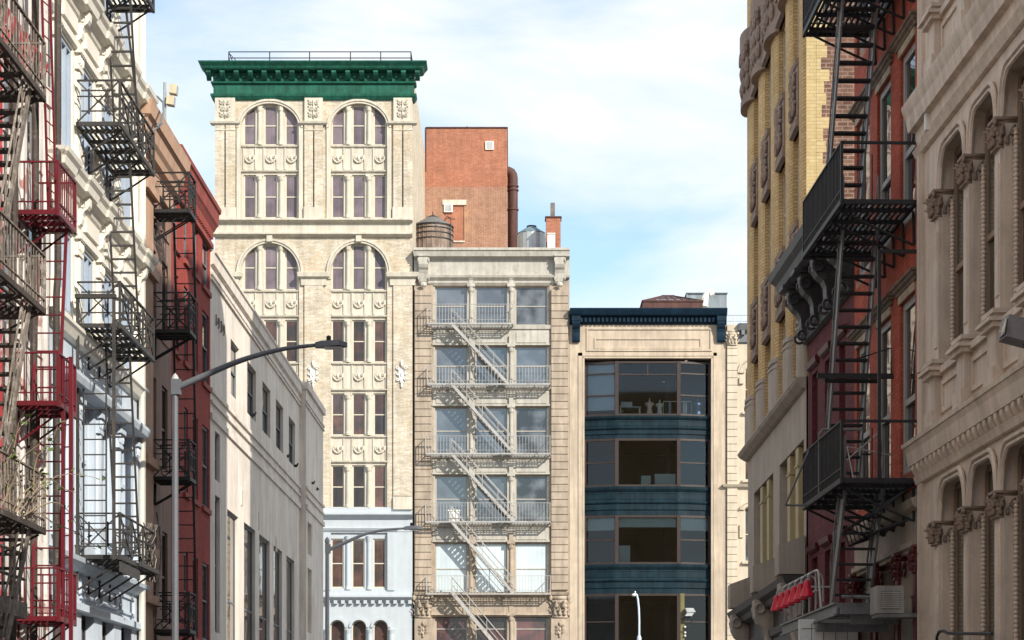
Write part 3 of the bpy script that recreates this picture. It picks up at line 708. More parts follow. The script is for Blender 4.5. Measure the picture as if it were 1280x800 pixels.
for ri, (y0, y1) in enumerate(RW):
    zt, zb = z(y0), z(y1)
    fr = MB(); t = .11
    for k in range(3):
        (x0, v0), (x1, v1) = P[k], P[k + 1]
        for zz in (zb + .05, zt - .06): fr.bar((x0, v0 + .06, zz), (x1, v1 + .06, zz), .12, .12)
        if k != 1:
            for q in ((.22, .62) if ri == 0 else (.5,)): fr.bar((x0, v0 + .06, zt - (zt - zb) * q), (x1, v1 + .06, zt - (zt - zb) * q), .07, .07)
        elif ri == 0: fr.bar((x0, v0 + .06, zt - (zt - zb) * .24), (x1, v1 + .06, zt - (zt - zb) * .24), .07, .07); fr.box((x0 + x1) / 2 - .03, (x0 + x1) / 2 + .03, .03, .09, zt - (zt - zb) * .24, zt - .06)
    for (x, v) in P: fr.box(x - .1, x + .1, v - .03, v + .13, zb, zt)
    fr.box(A0, A0 + .12, .4, .56, zb, zt); fr.box(A1 - .12, A1, .4, .56, zb, zt)
    fo = fr.build('window', 'dark_bronze', bb)
    gl = MB()
    for k in range(3):
        (x0, v0), (x1, v1) = P[k], P[k + 1]; gl.quad((x0, v0 + .07, zb + .05), (x1, v1 + .07, zb + .05), (x1, v1 + .07, zt - .05), (x0, v0 + .07, zt - .05))
    gl.build('pane', 'clear_glass', fo)
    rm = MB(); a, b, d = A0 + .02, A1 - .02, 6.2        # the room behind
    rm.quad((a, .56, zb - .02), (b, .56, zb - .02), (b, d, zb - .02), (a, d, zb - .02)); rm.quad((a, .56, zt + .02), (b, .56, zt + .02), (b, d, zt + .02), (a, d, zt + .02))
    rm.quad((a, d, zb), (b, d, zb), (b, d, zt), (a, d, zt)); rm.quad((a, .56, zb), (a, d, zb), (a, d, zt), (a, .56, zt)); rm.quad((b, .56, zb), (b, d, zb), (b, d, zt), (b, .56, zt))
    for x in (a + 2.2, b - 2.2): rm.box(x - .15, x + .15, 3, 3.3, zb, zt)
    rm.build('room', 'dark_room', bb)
# roller shades behind some glass, then one sheet coloured as sky reflection
mb = MB()
for (ri, k, f) in ((2, 0, .3), (2, 1, .24), (2, 2, .3)):
    (x0, v0), (x1, v1) = P[k], P[k + 1]; zt = z(RW[ri][0]); zb = z(RW[ri][1])
    mb.quad((x0 + .12, v0 + .2, zt - (zt - zb) * f), (x1 - .12, v1 + .2, zt - (zt - zb) * f), (x1 - .12, v1 + .2, zt - .1), (x0 + .12, v0 + .2, zt - .1))
paint('shade_cloth', (.42, .50, .50), var=.04, streak=0, bump=0)
mb.build('shade_and_reflection', 'shade_cloth', bb)
mb = MB(); (x0, v0), (x1, v1) = P[0], P[1]; zt, zb = z(RW[0][0]), z(RW[0][1])
mb.quad((x0 + .12, v0 + .2, zb + .35), (x1 - .12, v1 + .2, zb + .35), (x1 - .12, v1 + .2, zt - .1), (x0 + .12, v0 + .2, zt - .1)); paint('sky_reflection_blue', (.50, .60, .68), var=.04, streak=0, bump=0); mb.build('shade_and_reflection', 'sky_reflection_blue', bb)  # pale blue sheet, the sky's reflection put into its colour
MBB = Matrix.Translation((F.o[0], F.o[1], 0))
# ceiling lamps in the rooms are lit in the photograph only as tiny dots; boards, shelves and dummies stand by the glass
def dummy(px, name_label, m, s=1.0):
    zb = z(519.5) + .1
    r = thing('mannequin', name_label, 'mannequin', None, 'dress forms in the upper bay window', F.W(u(px), .5, zb))
    b = MB(); b.lathe(0, 0, [(.15 * s, .0), (.19 * s, .06 * s), (.18 * s, .18 * s), (.125 * s, .36 * s), (.17 * s, .55 * s), (.19 * s, .66 * s), (.13 * s, .74 * s), (.055 * s, .78 * s), (.05 * s, .88 * s), (.0, .89 * s)], 14)
    for q in (-1, 1): b.ball((q * .17 * s, 0, .64 * s), .09 * s, .08 * s, .1 * s)
    b.build('torso', m, r, smooth=True)
    n = MB(); n.lathe(0, 0, [(.03, .88 * s), (.045, .9 * s), (.02, .97 * s)], 10); n.build('neck_knob', m, r)
paint('form_pink', (.72, .60, .54), var=.04, streak=0); paint('form_white', (.70, .72, .64), var=.04, streak=0); paint('form_blue', (.10, .16, .26), var=.2, streak=0)
dummy(812.6, 'pinkish dress form in the upper bay window, beside the white one', 'form_pink'); dummy(825.4, 'white dress form in the upper bay window beside the clothes rack', 'form_white', .92)
dummy(873.5, 'dress form in dark blue cloth at the end of the upper bay window', 'form_blue', 1.0)
rk = thing('clothes_rack', 'pale clothes rack with a few garments in the upper bay window', 'clothes rack', None, None, F.W(u(830.6), .9, z(519.5) + .1))
mb = MB(); L = u(866) - u(830.6); mb.tube([(0, 0, 0), (0, 0, .86), (L, 0, .86), (L, 0, 0)], .03, 6); mb.build('frame', 'white_paint', rk)
for k, m in ((.3, 'form_blue'), (.36, 'form_white'), (.44, 'form_blue'), (1.15, 'form_white'), (1.22, 'form_pink'), (1.3, 'form_white')):
    mb = MB(); mb.prism([(-.16, .1), (.16, .1), (.15, .72), (.03, .82), (-.03, .82), (-.15, .72)], 'x', k - .02, k + .03); mb.build('garment', m, rk)
tb2 = thing('work_table', 'long pale table standing behind the upper bay window glass', 'table', None, None, F.W(u(775), .9, z(519.5)))
mb = MB(); mb.box(0, 1.25, 0, .7, .62, .68); mb.box(.1, .75, .05, .5, .684, .95); mb.build('tabletop', 'shade_cloth', tb2)
for x in (.06, 1.15):
    for y in (.05, .62): mb = MB(); mb.box(x, x + .06, y, y + .06, 0, .618); mb.build('leg', 'white_paint', tb2)
for (pa, pb, ri, h) in ((803, 815, 1, .75), (820, 846, 1, .85), (775, 789, 2, 1.15)):
    mb = MB(); mb.box(u(pa), u(pb), 1.0, 1.4, z(RW[ri][1]), z(RW[ri][1]) + h); mb.box(u(pa) + .05, u(pb) - .05, .97, .999, z(RW[ri][1]) + .1, z(RW[ri][1]) + h - .1)
    o = tag(mb.build('cabinet', 'shade_cloth'), {803: 'narrow pale cabinet behind the second storey of bay glass from the top', 820: 'wide pale cabinet behind the second storey of bay glass from the top', 775: 'pale cabinet behind the bay glass, under a rolled shade'}[pa], 'cabinet'); o.matrix_world = MBB

# skylight and plant on its roof
zr = z(386.5)
sk = thing('roof_skylight', 'dark hipped skylight frame on the roof above the blue cornice', 'skylight', None, None, F.W(u(846), 4.5, zr))
fx = lambda p: (p - 846) / FPX * 116.5; zz = F.Z
zk = lambda y: 116.5 * (HZ - y) / FPX + EYE - zr
mb = MB(); top = [(fx(835), 0, zk(370.5)), (fx(851), 0, zk(370.5))]; base = [(fx(809), -1.6, .0), (fx(883), -1.6, .0), (fx(883), 2, .0), (fx(809), 2, .0)]
base = [(a, b, zk(384)) for a, b, c in base]
mb.box(fx(809), fx(883), -1.6, 2, 0, zk(384))
for q in ((0, 0), (1, 1), (2, 1), (3, 0)): mb.bar(base[q[0]], top[q[1]], .1)
mb.bar(top[0], top[1], .14)
for i in range(4): mb.bar(base[i], base[(i + 1) % 4], .1)
for i in range(1, 7):
    t = i / 7; b0 = (base[0][0] + (base[1][0] - base[0][0]) * t, -1.6, zk(384)); tt = min(1, max(0, (t - .32) / .36)); mb.bar(b0, (top[0][0] + (top[1][0] - top[0][0]) * tt, 0, zk(370.5)), .06)
mb.bar(Vector(base[0]).lerp(Vector(top[0]), .5), Vector(base[1]).lerp(Vector(top[1]), .5), .06)
mb.build('frame', 'duct_rust', sk)
gl = MB(); gl.add(base + top, [(0, 1, 5, 4), (1, 2, 5), (2, 3, 4, 5), (3, 0, 4)]); pane_mat('pane_roof', (.10, .12, .15), 1.6, .05, .2); gl.build('pane', 'pane_roof', sk)
pl = thing('roof_unit', 'grey sheet metal plant housing with a curved white vent pipe above the blue cornice', 'roof unit', None, None, F.W(u(903), 9, zr))
q = 121.0; fx = lambda p: (p - 903) / FPX * q; zk = lambda y: q * (HZ - y) / FPX + EYE - zr
mb = MB(); mb.box(fx(878), fx(928), 0, 5, 0, zk(367)); mb.box(fx(877), fx(929), -.1, 5.1, zk(367), zk(366)); mb.box(fx(877.5), fx(879), -.04, 0, 0, zk(367.5))
paint('unit_grey', (.22, .26, .29), rough=.55, var=.12, streak=.25); mb.build('housing', 'unit_grey', pl)
mb = MB(); mb.tube([(fx(898), -1, zk(388)), (fx(898.5), -1, zk(378)), (fx(901), -1, zk(373)), (fx(905), -1, zk(371.5)), (fx(909), -1, zk(370.5))], .22, 10); mb.tube([(fx(904), -1, zk(372)), (fx(909.5), -1, zk(370.2))], .26, 10)
mb.build('vent_pipe', 'white_paint', pl)

# ================================================================ limestone building beyond the right side
F = front(908.6, FAR); u = lambda p: F.U(p); z = lambda p: F.Z(640, p)
ls = thing('corner_building', 'pale limestone building with a toothed corner pilaster and arched windows, beside the blue cornice', 'building', F)
UW = u(1040); hs = []
WC = [(931, 953), (965, 987), (999, 1021)]
for p, q in WC:
    hs += [(u(p), u(q), z(515), z(457), .42), (u(p), u(q), z(600), z(537)), (u(p), u(q), z(702), z(633), .2), (u(p), u(q), z(800), z(725))]
mb = MB(); mb.wall(0, UW, 0, z(420), hs, .3); mb.shell(0, UW, 0, z(407), 18); mb.build('wall', 'limestone', ls)
mb = MB(); mb.quad((.02, .3, z(407.5)), (UW, .3, z(407.5)), (UW, 18, z(407.5)), (.02, 18, z(407.5))); mb.build('roof', 'roofing', ls)
mb = MB(); h = .415; k = 0
while k * h < z(433): mb.box(.01, u(921.5), -.14, .02, k * h + .03, (k + 1) * h - .012); k += 1
mb.box(.03, u(921), -.1, .02, 0, z(432)); mb.build('pilaster', 'limestone', ls)
capital(ls, u(915), -.05, z(431), .5, .3, z(414) - z(431), 'limestone')
mb = MB(); mb.sweep(u(922), UW, [(.02, z(430)), (.12, z(428)), (.14, z(417)), (.4, z(414)), (.5, z(409)), (.55, z(406.5)), (.02, z(405.5))], back=.3, rl=False)
for k in range(8): mb.box(u(926 + 15 * k), u(930 + 15 * k), -.4, .0, z(420), z(414.2))
mb.build('cornice', 'slate_metal', ls)
mb = MB()
mb.box(0, u(923), -.2, .02, z(412), z(406.5)); mb.box(u(908.6), u(923), -.25, .02, z(414), z(412)); mb.build('pilaster_cap', 'limestone', ls); mb = MB()
for y in (608,): mb.sweep(0, UW, [(.03, z(y + 3)), (.2, z(y + 1)), (.28, z(y - 2)), (.03, z(y - 3))])
mb.build('belt_course', 'limestone', ls)
for p, q in WC:
    mb = MB(); c, r = (u(p) + u(q)) / 2, (u(q) - u(p)) / 2
    mb.ring(c, z(457) - .42, r + .02, .44, .28, -.1, .02, 16); mb.ring(c, z(457) - .42, r + .32, .74, .1, -.16, .02, 16)
    for s in (-1, 1): mb.box(c + s * (r + .2) - .12, c + s * (r + .2) + .12, -.14, .02, z(480), z(472)); mb.box(c + s * (r + .2) - .1, c + s * (r + .2) + .1, -.1, .02, z(672), z(656))
    for y in (515, 600, 702): mb.box(u(p) - .16, u(q) + .16, -.18, .02, z(y + 3), z(y) - .003)
    mb.ring(c, z(633) - .2, r + .02, .22, .2, -.1, .02, 14); mb.ring(c, z(633) - .2, r + .24, .44, .07, -.15, .02, 14)
    mb.build('window_surround', 'limestone', ls)
for p, q in WC:
    window(ls, u(p), u(q), z(515), z(457), .2, 'frame_cream', 'pane_dark', (.5,), arch=.42)
    window(ls, u(p), u(q), z(600), z(537), .2, 'frame_cream', 'pane_dark'); window(ls, u(p), u(q), z(702), z(633), .2, 'frame_cream', 'pane_sky', arch=.2); window(ls, u(p), u(q), z(800), z(725), .2, 'frame_cream', 'pane_low')
rr = MB()
for k in range(14): rr.tube([(k * .45, .5, z(407)), (k * .45, .5, z(391.5))], .022, 5)
rr.tube([(0, .5, z(391.5)), (13 * .45, .5, z(391.5))], .025, 5); rr.tube([(0, .5, z(399)), (13 * .45, .5, z(399))], .02, 5)
rr.build('roof_railing', 'galvanised', ls)

# ================================================================ roof of the tan building: brick house, tanks, chimney, duct
D = 128.0; F = front(516, D); u = lambda p: F.U(p); z = lambda p: F.Z(640, p)
rb = thing('brick_building', 'plain red brick building with two small vents, rising behind the tan building', 'building', F)
UW = u(634)
mb = MB(); mb.wall(0, UW, z(234), z(213), (), 0); mb.wall(u(532.5), UW, z(213), z(160), (), 0); mb.shell(u(532.5), UW, z(213), z(160), 14); mb.shell(0, UW, z(234), z(213), 14)
mb.quad((u(532.5), 0, z(160.2)), (UW, 0, z(160.2)), (UW, 14, z(160.2)), (u(532.5), 14, z(160.2))); mb.quad((0, 0, z(213.2)), (u(532.5), 0, z(213.2)), (u(532.5), 14, z(213.2)), (0, 14, z(213.2))); mb.build('upper_wall', 'red_brick', rb)
mb = MB(); mb.wall(0, UW, 0, z(234.03), [(u(554.5), u(580), z(301), z(256.5))], .06); mb.shell(0, UW, 0, z(234.03), 14); mb.build('lower_wall', 'brown_red_brick', rb)
mb = MB(); mb.box(u(554.5), u(580), .055, .12, z(301), z(256.5)); mb.build('bricked_opening', 'red_brick', rb)
mb = MB(); mb.box(u(553), u(583), -.06, .02, z(256.4), z(250)); mb.box(u(554), u(581), -.08, .02, z(303), z(301.2)); mb.build('lintel', 'cream_stone', rb)
mb = MB(); mb.box(u(532), UW + .04, -.08, 14.05, z(160), z(159)); mb.box(u(531), u(533), -.05, .02, z(214), z(160)); mb.build('coping', 'duct_rust', rb)
for (a, b, y0, y1) in ((606.8, 617.2, 177, 187.5), (555, 566, 254.5, 265.5)):
    mb = MB(); mb.box(u(a), u(b), -.1, .0, z(y1), z(y0))
    v = mb.build('vent', 'white_paint', rb); s = MB()
    for k in range(6): s.box(u(a) + .07, u(b) - .07, -.13, -.101, z(y1) + .08 + k * .075, z(y1) + .11 + k * .075)
    s.build('louvre', 'galvanised', v)
rl = MB()
for k in range(4): rl.tube([(k * u(532) / 3, .3, z(213)), (k * u(532) / 3, .3, z(200))], .025, 5)
for y in (200, 206): rl.tube([(0, .3, z(y)), (u(532), .3, z(y))], .025, 5)
rl.build('roof_railing', 'dark_iron', rb)
dct = thing('exhaust_duct', 'tall rusty brown duct rising beside the red brick building', 'duct', None, None, F.W(u(641), 1.6, z(309.5) - 1.6))
H = z(205) - z(309.5) + 1.6; mb = MB(); r = .33
mb.tube([(0, 0, -6), (0, 0, H - .42), (-.03, 0, H - .25), (-.12, 0, H - .1), (-.28, 0, H - .02), (-.6, 0, H)], r, 14); mb.build('pipe', 'duct_rust', dct, smooth=True)
for y in (225, 230, 254.5):
    mb = MB(); mb.lathe(0, 0, [(r, 0), (r + .06, .0), (r + .06, .08), (r, .08)], 16); mb.build('collar', 'duct_rust', dct, (0, 0, H - (z(205) - z(y))))
ant = thing('roof_antenna', 'small dark satellite dish on top of the red brick building', 'antenna', None, None, F.W(u(583), 2, z(160)))
mb = MB(); mb.tube([(0, 0, 0), (0, 0, .4)], .04, 6); mb.tube([(.35, 0, 0), (.42, 0, .25), (.55, 0, .34), (.62, 0, .2)], .03, 6); mb.build('mast', 'dark_iron', ant)
mb = MB(); mb.ball((0, 0, .42), .16, .07, .34); mb.build('dish', 'dark_iron', ant, smooth=True)
# water tank
D = 117.0; F = front(541, D); u = lambda p: F.U(p); z = lambda p: F.Z(640, p); zr = front(541, FAR).Z(541, 310)
wt = thing('water_tank', 'round wooden roof tank with a dark cone top, behind the tan building parapet', 'water tank', None, None, F.W(0, 0, zr - .5))
g = lambda y: z(y) - zr + .5
r = u(566) ; mb = MB(); mb.lathe(0, 0, [(r, .5), (r * 1.0, g(288)), (r * .98, g(284))], 28)
for k in range(28):
    a = k / 28 * 2 * math.pi; mb.bar((r * math.cos(a), r * math.sin(a), .5), (r * .99 * math.cos(a), r * .99 * math.sin(a), g(285)), .05, .05)
mb.build('barrel', 'tank_wood', wt)
for y in (286, 290, 296, 303): mb = MB(); mb.lathe(0, 0, [(r + .015, 0), (r + .045, 0), (r + .045, .05), (r + .015, .05)], 28); mb.build('hoop', 'dark_iron', wt, (0, 0, g(y)))
mb = MB(); mb.lathe(0, 0, [(r * 1.06, g(284.5)), (r * 1.05, g(283.6)), (r * .3, g(272.5)), (r * .28, g(272))], 24); mb.build('cone_roof', 'tank_cone', wt)
mb = MB(); mb.lathe(0, 0, [(r * .34, g(272.5)), (.04, g(268.6)), (.02, g(264))], 12); mb.build('hatch', 'dark_iron', wt)
mb = MB()
for s in (-.12, .12): mb.tube([(r * .92, -r * .5 + s, .2), (r * .92, -r * .5 + s, g(276)), (r * .75, -r * .4 + s, g(275))], .025, 5)
for k in range(9): mb.tube([(r * .92, -r * .5 - .12, .4 + k * .25), (r * .92, -r * .5 + .12, .4 + k * .25)], .018, 5)
mb.tube([(r * .6, -r * .6, g(280)), (r * .75, -r * .6, g(274)), (r * .9, -r * .6, g(278)), (r * 1.15, -r * .6, g(278))], .025, 5)
mb.build('ladder', 'dark_iron', wt)
for k in range(6):
    a = k / 6 * 2 * math.pi; mb = MB(); mb.box(r * .7 * math.cos(a) - .1, r * .7 * math.cos(a) + .1, r * .7 * math.sin(a) - .1, r * .7 * math.sin(a) + .1, 0, .5); mb.build('leg', 'dark_iron', wt)
F = front(664.5, D); u = lambda p: F.U(p); z = lambda p: F.Z(640, p)
mt = thing('metal_tank', 'low pale metal tank with a faceted blue grey top beside the roof chimney', 'tank', None, None, F.W(0, 0, zr - .5))
r = u(682.5); mb = MB(); mb.lathe(0, 0, [(r, 0), (r, g(293))], 20); mb.build('body', 'galvanised', mt)
mb = MB(); mb.lathe(0, 0, [(r * 1.04, g(293.4)), (r * 1.03, g(292.6)), (r * .42, g(285.6)), (r * .4, g(285))], 12); paint('tank_blue', (.12, .18, .22), var=.15); mb.build('cone_roof', 'tank_blue', mt)
mb = MB(); mb.lathe(0, 0, [(r * .3, g(285.6)), (r * .3, g(283.6)), (r * .36, g(283.4)), (r * .34, g(282.6))], 12); mb.build('vent_cap', 'dark_iron', mt)
F = front(692, 115.0); u = lambda p: F.U(p); z = lambda p: F.Z(640, p)
ch = thing('roof_chimney', 'square red brick chimney with a single flue pipe on the tan building roof', 'chimney', None, None, F.W(0, 0, zr - .5))
a, b = u(682.6), u(700.8); mb = MB(); mb.box(a, b, 0, b - a, 0, g(272)); mb.build('stack', 'red_brick', ch)
mb = MB(); mb.box(a - .06, b + .06, -.06, b - a + .06, g(272), g(270.4)); mb.build('cap', 'duct_rust', ch)
mb = MB(); x = u(691); mb.box(x - .13, x + .13, .25, .5, g(270.4), g(251.8)); paint('flue_clay', (.16, .14, .12), var=.2); mb.build('flue', 'flue_clay', ch)
mb = MB(); mb.box(u(684), u(693.5), -.9, -.4, 0, g(297.5)); mb.box(u(683.5), u(694), -.95, -.35, g(297.5), g(296.5)); tag(mb.build('roof_hood', 'white_paint'), 'small white vent box at the foot of the roof chimney', 'vent box').location = F.W(0, 0, zr - .5)
F = front(517.5, FAR); u = lambda p: F.U(p); z = lambda p: F.Z(640, p)
rr = MB(); n = 44; 
for k in range(n + 1):
    x = u(568) + (u(703) - u(568)) * k / n; rr.tube([(x, 1.4, z(312)), (x, 1.4, z(302.3))], .018 if k % 6 else .03, 4)
rr.tube([(u(568), 1.4, z(302.3)), (u(703), 1.4, z(302.3))], .026, 5); rr.build('roof_railing', 'dark_iron', tn)
# ---------------------------------------------------------------- left side of the street
paint('numeral_grey', (.16, .135, .12), streak=0)
paint('stucco_cream', (.70, .635, .565), var=.07, streak=.18, c2=(.60, .53, .46), amt=(.5, .72), c2scale=.7)
paint('white_cast_iron', (.74, .71, .63), var=.05, streak=.07, rough=.55)
paint('bluish_cast_iron', (.50, .57, .65), var=.05, streak=.08, rough=.55)
paint('grey_blue_frame', (.33, .39, .47), rough=.5, var=.06, streak=.05)
paint('brownstone', (.27, .17, .13), var=.14, streak=.18)
paint('brownstone_lit', (.46, .30, .21), var=.10, streak=.12)  # lighter copy of the brownstone, sunlight put into the colour
brick('painted_red_brick', (.30, .052, .040), (.36, .066, .05), (.23, .042, .034), .21, .07, .008, .14, .12)
paint('red_trim', (.25, .05, .038), var=.18, streak=.2)
paint('red_iron', (.125, .009, .016), rough=.45, var=.16, streak=.1)
paint('old_iron', (.15, .125, .105), rough=.75, var=.3, streak=.2, c2=(.26, .23, .20), amt=(.48, .6), c2scale=7)
paint('old_iron_dark', (.05, .04, .034), rough=.75, var=.3, streak=.1, c2=(.12, .10, .085), amt=(.55, .65), c2scale=7)
paint('peeling_white', (.66, .63, .60), var=.16, streak=.2, c2=(.40, .24, .21), amt=(.58, .62), c2scale=1.6)
paint('peeling_red', (.45, .05, .06), var=.2, streak=.2, c2=(.60, .52, .50), amt=(.56, .6), c2scale=2.6)
paint('grey_iron', (.04, .037, .035), rough=.6, var=.25, streak=.1, c2=(.075, .06, .05))
paint('shutter_blue', (.44, .50, .58), rough=.5, var=.06, streak=.1)
pane_mat('pane_bluish', (.22, .27, .33), 1.7, .04, .15)
pane_mat('pane_street', (.03, .032, .035), 1.9, .03, .3)
pane_mat('pane_olive', (.17, .17, .13), 1.6, .05, .2)

# ================================================================ cream corner building
F = left(263); cb = thing('corner_building', 'low plain cream corner building with tall narrow windows, a banded parapet and numerals', 'building', F)
E = F.U(396.5); zp = F.Z(263, 314); Z = F.Z; U = F.U
hs = []; wins = []
zt, zb_ = Z(288.4, 423), Z(288.4, 492)
for a, b in ((288.4, 299), (309, 320), (328, 338), (345, 354), (361, 369)): hs.append((U(a), U(b), zb_, zt)); wins.append((U(a), U(b), zb_, zt, (.5,), ()))
t2 = Z(284, 636)
for a, b in ((284, 298), (305, 319), (324, 337), (342, 352.5), (358, 368)): hs.append((U(a), U(b), .9, t2)); wins.append((U(a), U(b), .9, t2, (.36, .68), ()))
for a, b, y0, y1 in ((268.7, 274.8, 538, 599), (268.7, 274.8, 618, 790), (384.5, 389.5, 651, 692), (384.5, 389.5, 709, 790)): hs.append((U(a), U(b), Z(a, y1), Z(a, y0))); wins.append((U(a), U(b), Z(a, y1), Z(a, y0), (.5,), ()))
mb = MB(); mb.wall(0, E, 0, zp, hs, .17); mb.shell(0, E, 0, zp, 16); mb.build('wall', 'stucco_cream', cb)
mb = MB(); mb.quad((.02, .3, zp - .5), (E - .02, .3, zp - .5), (E - .02, 16, zp - .5), (.02, 16, zp - .5)); mb.build('roof', 'roofing', cb)
for a, b, c, d, r, q in wins: window(cb, a, b, c, d, .09, 'slate_metal', 'pane_street', r, q, fw=.07)
z1, z2 = Z(285, 371), Z(284, 537); e2 = U(374.4)
mb = MB()
mb.sweep(0, e2, [(.0, zp - .34), (.08, zp - .3), (.1, zp - .06), (.14, zp - .03), (.14, zp + .03), (-.28, zp + .04)], back=.3, rl=False, rr=False)
for zz, h in ((z1, .07), (z1 - .14, .06), (z2, .16), (z2 + .32, .07), (z2 + .62, .1)): mb.box(0, e2, -.055, .02, zz - h, zz)
mb.build('band_course', 'stucco_cream', cb)
mb = MB(); mb.wall(e2, E + .02, 0, zp + .1, [(U(384.5, -.22), U(389.5, -.22), Z(384.5, y1, -.22), Z(384.5, y0, -.22)) for y0, y1 in ((651, 692), (709, 790))], .22, v=-.22)
mb.quad((e2, -.22, 0), (e2, .02, 0), (e2, .02, zp + .1), (e2, -.22, zp + .1)); mb.quad((E + .02, -.22, 0), (E + .02, -.22, zp + .1), (E + .02, 16, zp + .1), (E + .02, 16, 0)); mb.quad((e2, -.22, zp + .1), (E + .02, -.22, zp + .1), (E + .02, .3, zp + .1), (e2, .3, zp + .1))
for zz, h in ((z1, .07), (z1 - .14, .06), (z2, .16), (z2 + .32, .07), (z2 + .62, .1)): mb.box(e2 - .0, E + .06, -.275, -.2, zz - h, zz)
mb.box(e2 - .05, E + .07, -.3, .25, zp - .12, zp + .12); mb.build('corner_pier', 'stucco_cream', cb)
for i, chn in enumerate('1939'):
    cu = bpy.data.curves.new('numeral', 'FONT'); cu.body = chn; cu.size = .42; cu.extrude = .012
    o = bpy.data.objects.new('numeral', cu); COL.objects.link(o); bpy.context.view_layer.update()
    me = bpy.data.meshes.new_from_object(o.evaluated_get(bpy.context.evaluated_depsgraph_get())); bpy.data.objects.remove(o); me.materials.clear()
    put(me, 'numeral', 'numeral_grey', cb, (U(268) + i * .40, -.03, Z(268, 406)), (R(90), 0, 0))
for (p, y) in ((302, 632), (323.5, 662), (345, 690)):
    mb = MB(); uu, zz = U(p), Z(p, y); mb.box(uu - .12, uu + .12, -.02, .0, zz, zz + .5)
    for k in range(6): mb.box(uu - .1, uu + .1, -.034, -.021, zz + .05 + k * .07, zz + .08 + k * .07)
    mb.build('vent', 'stucco_cream', cb)

# pigeons on its ledges
paint('pigeon_grey', (.05, .05, .055), var=.3, streak=0, bump=0); pg0 = None
for (p, y, v, r) in ((316, 521.5, -.05, .3), (360, 572.5, -.03, 1.2), (370, 584.5, -.03, -.6), (391, 606, -.26, .8), (397, 613.5, -.26, 2.0)):
    q = F.W(U(p, v), v, Z(p, y, v))
    if pg0 is None:
        mb = MB(); mb.ball((0, 0, .1), .13, .07, .075, 10, 7); mb.ball((.13, 0, .2), .045, .04, .045, 8, 6); mb.tube([(.08, 0, .12), (.12, 0, .19)], [.055, .04], 8)
        mb.tube([(-.1, 0, .1), (-.24, 0, .06)], [.045, .02], 6); mb.tube([(.165, 0, .2), (.2, 0, .19)], [.015, .004], 5)
        for s_ in (-.025, .025): mb.tube([(.02, s_, .04), (.02, s_, 0)], .008, 4)
        pg0 = tag(mb.build('pigeon', 'pigeon_grey', None, q, True), 'small dark pigeon perched on a ledge of the cream corner building', 'bird', 'pigeons on the cream building ledges'); pg0.rotation_euler = (0, 0, r); pg0.scale = (.62, .62, .62)
    else: clone(pg0, q, (0, 0, r))

# ================================================================ red painted brick house
F = left(214); Z = F.Z; U = F.U; E = U(262.5); zc = Z(262, 290)
rd = thing('brick_house', 'red painted brick house with small dark windows, beside the cream corner building', 'building', F)
hs = []; cols = ((217.5, 223), (230, 235), (241, 247.5), (253, 261)); rows = ((296, 355), (386, 476), (530, 632), (702, 800))
for a, b in cols:
    for y0, y1 in rows: hs.append((U(a), U(b), Z(253, y1), Z(253, y0)))
mb = MB(); mb.wall(0, E, 0, zc + .3, hs, .12); mb.shell(0, E, 0, zc + .3, 14); mb.build('wall', 'painted_red_brick', rd)
mb = MB(); mb.quad((0, 0, zc + .3), (E, 0, zc + .3), (E, 14, zc + .3), (0, 14, zc + .3)); mb.build('roof', 'roofing', rd)
for h in hs: window(rd, *h, .04, 'slate_metal', 'pane_street', (.52,), sill=(.1, .10, .12), sillm='red_trim')
mb = MB(); mb.sweep(0, E, [(.02, zc - .42), (.08, zc - .4), (.08, zc - .28), (.03, zc - .27), (.03, zc - .05), (.1, zc + .05), (.14, zc + .14), (.18, zc + .2), (.2, zc + .48), (.24, zc + .52), (.25, zc + .62), (.02, zc + .64)], rl=False)
k = 0
while .12 + k * .2 < E: mb.box(.06 + k * .2, .06 + k * .2 + .11, -.1, -.02, zc - .2, zc + .02); k += 1
mb.build('cornice', 'red_trim', rd)
zr_red = zc + .3

# ================================================================ brown house
F = left(172); Z = F.Z; U = F.U; E = U(214)
zc = Z(178, 106, -.34) - .45
bh = thing('brownstone_house', 'narrow brown house with a stepped cornice, beside the white bracketed building', 'building', F)
hs = []
for a, b in ((188, 195.5), (202.5, 209.5)):
    for y0, y1 in ((195, 268), (306, 405), (467, 575), (655, 770)): hs.append((U(a), U(b), Z(188, y1), Z(188, y0)))
mb = MB(); mb.wall(0, E - .002, 0, zc, hs, .14); mb.shell(0, E - .002, 0, zc, 14); mb.build('wall', 'brownstone', bh)
mb = MB(); mb.quad((0, 0, zc), (E, 0, zc), (E, 14, zc), (0, 14, zc)); mb.build('roof', 'roofing', bh)
for h in hs: window(bh, *h, .05, 'dark_bronze', 'pane_street', (.5,), sill=(.1, .08, .12), sillm='brownstone')
mb = MB(); e = U(186.5)
mb.box(.02, e, -.09, .02, 0, zc - .75)
for y in (238, 340, 578, 690, 750): mb.box(.1, e + .1, -.2, -.091, Z(180, y) - .08, Z(180, y) + .1)
mb.build('side_pilaster', 'brownstone_lit', bh)  # sunlit strip of the front, shown by the lighter colour
mb = MB(); mb.sweep(0, E - .02, [(.02, zc - .9), (.1, zc - .88), (.1, zc - .72), (.04, zc - .7), (.04, zc - .4), (.14, zc - .34), (.17, zc - .2), (.23, zc - .12), (.27, zc + .1), (.3, zc + .14), (.34, zc + .16), (.37, zc + .4), (.38, zc + .45), (.02, zc + .47)], rr=True)
mb.build('cornice', 'brownstone_lit', bh)
zr_brown = zc + .47
mb = MB()
for k, (p, q) in enumerate(((188.5, 640), (190, 655))): mb.tube([(U(p) + .25 * math.sin(j * 1.1 + k), -.12 - .05 * math.sin(j * .8), Z(188, q) - j * .5) for j in range(10)], .018, 5)
mb.build('cable', 'old_iron', bh)
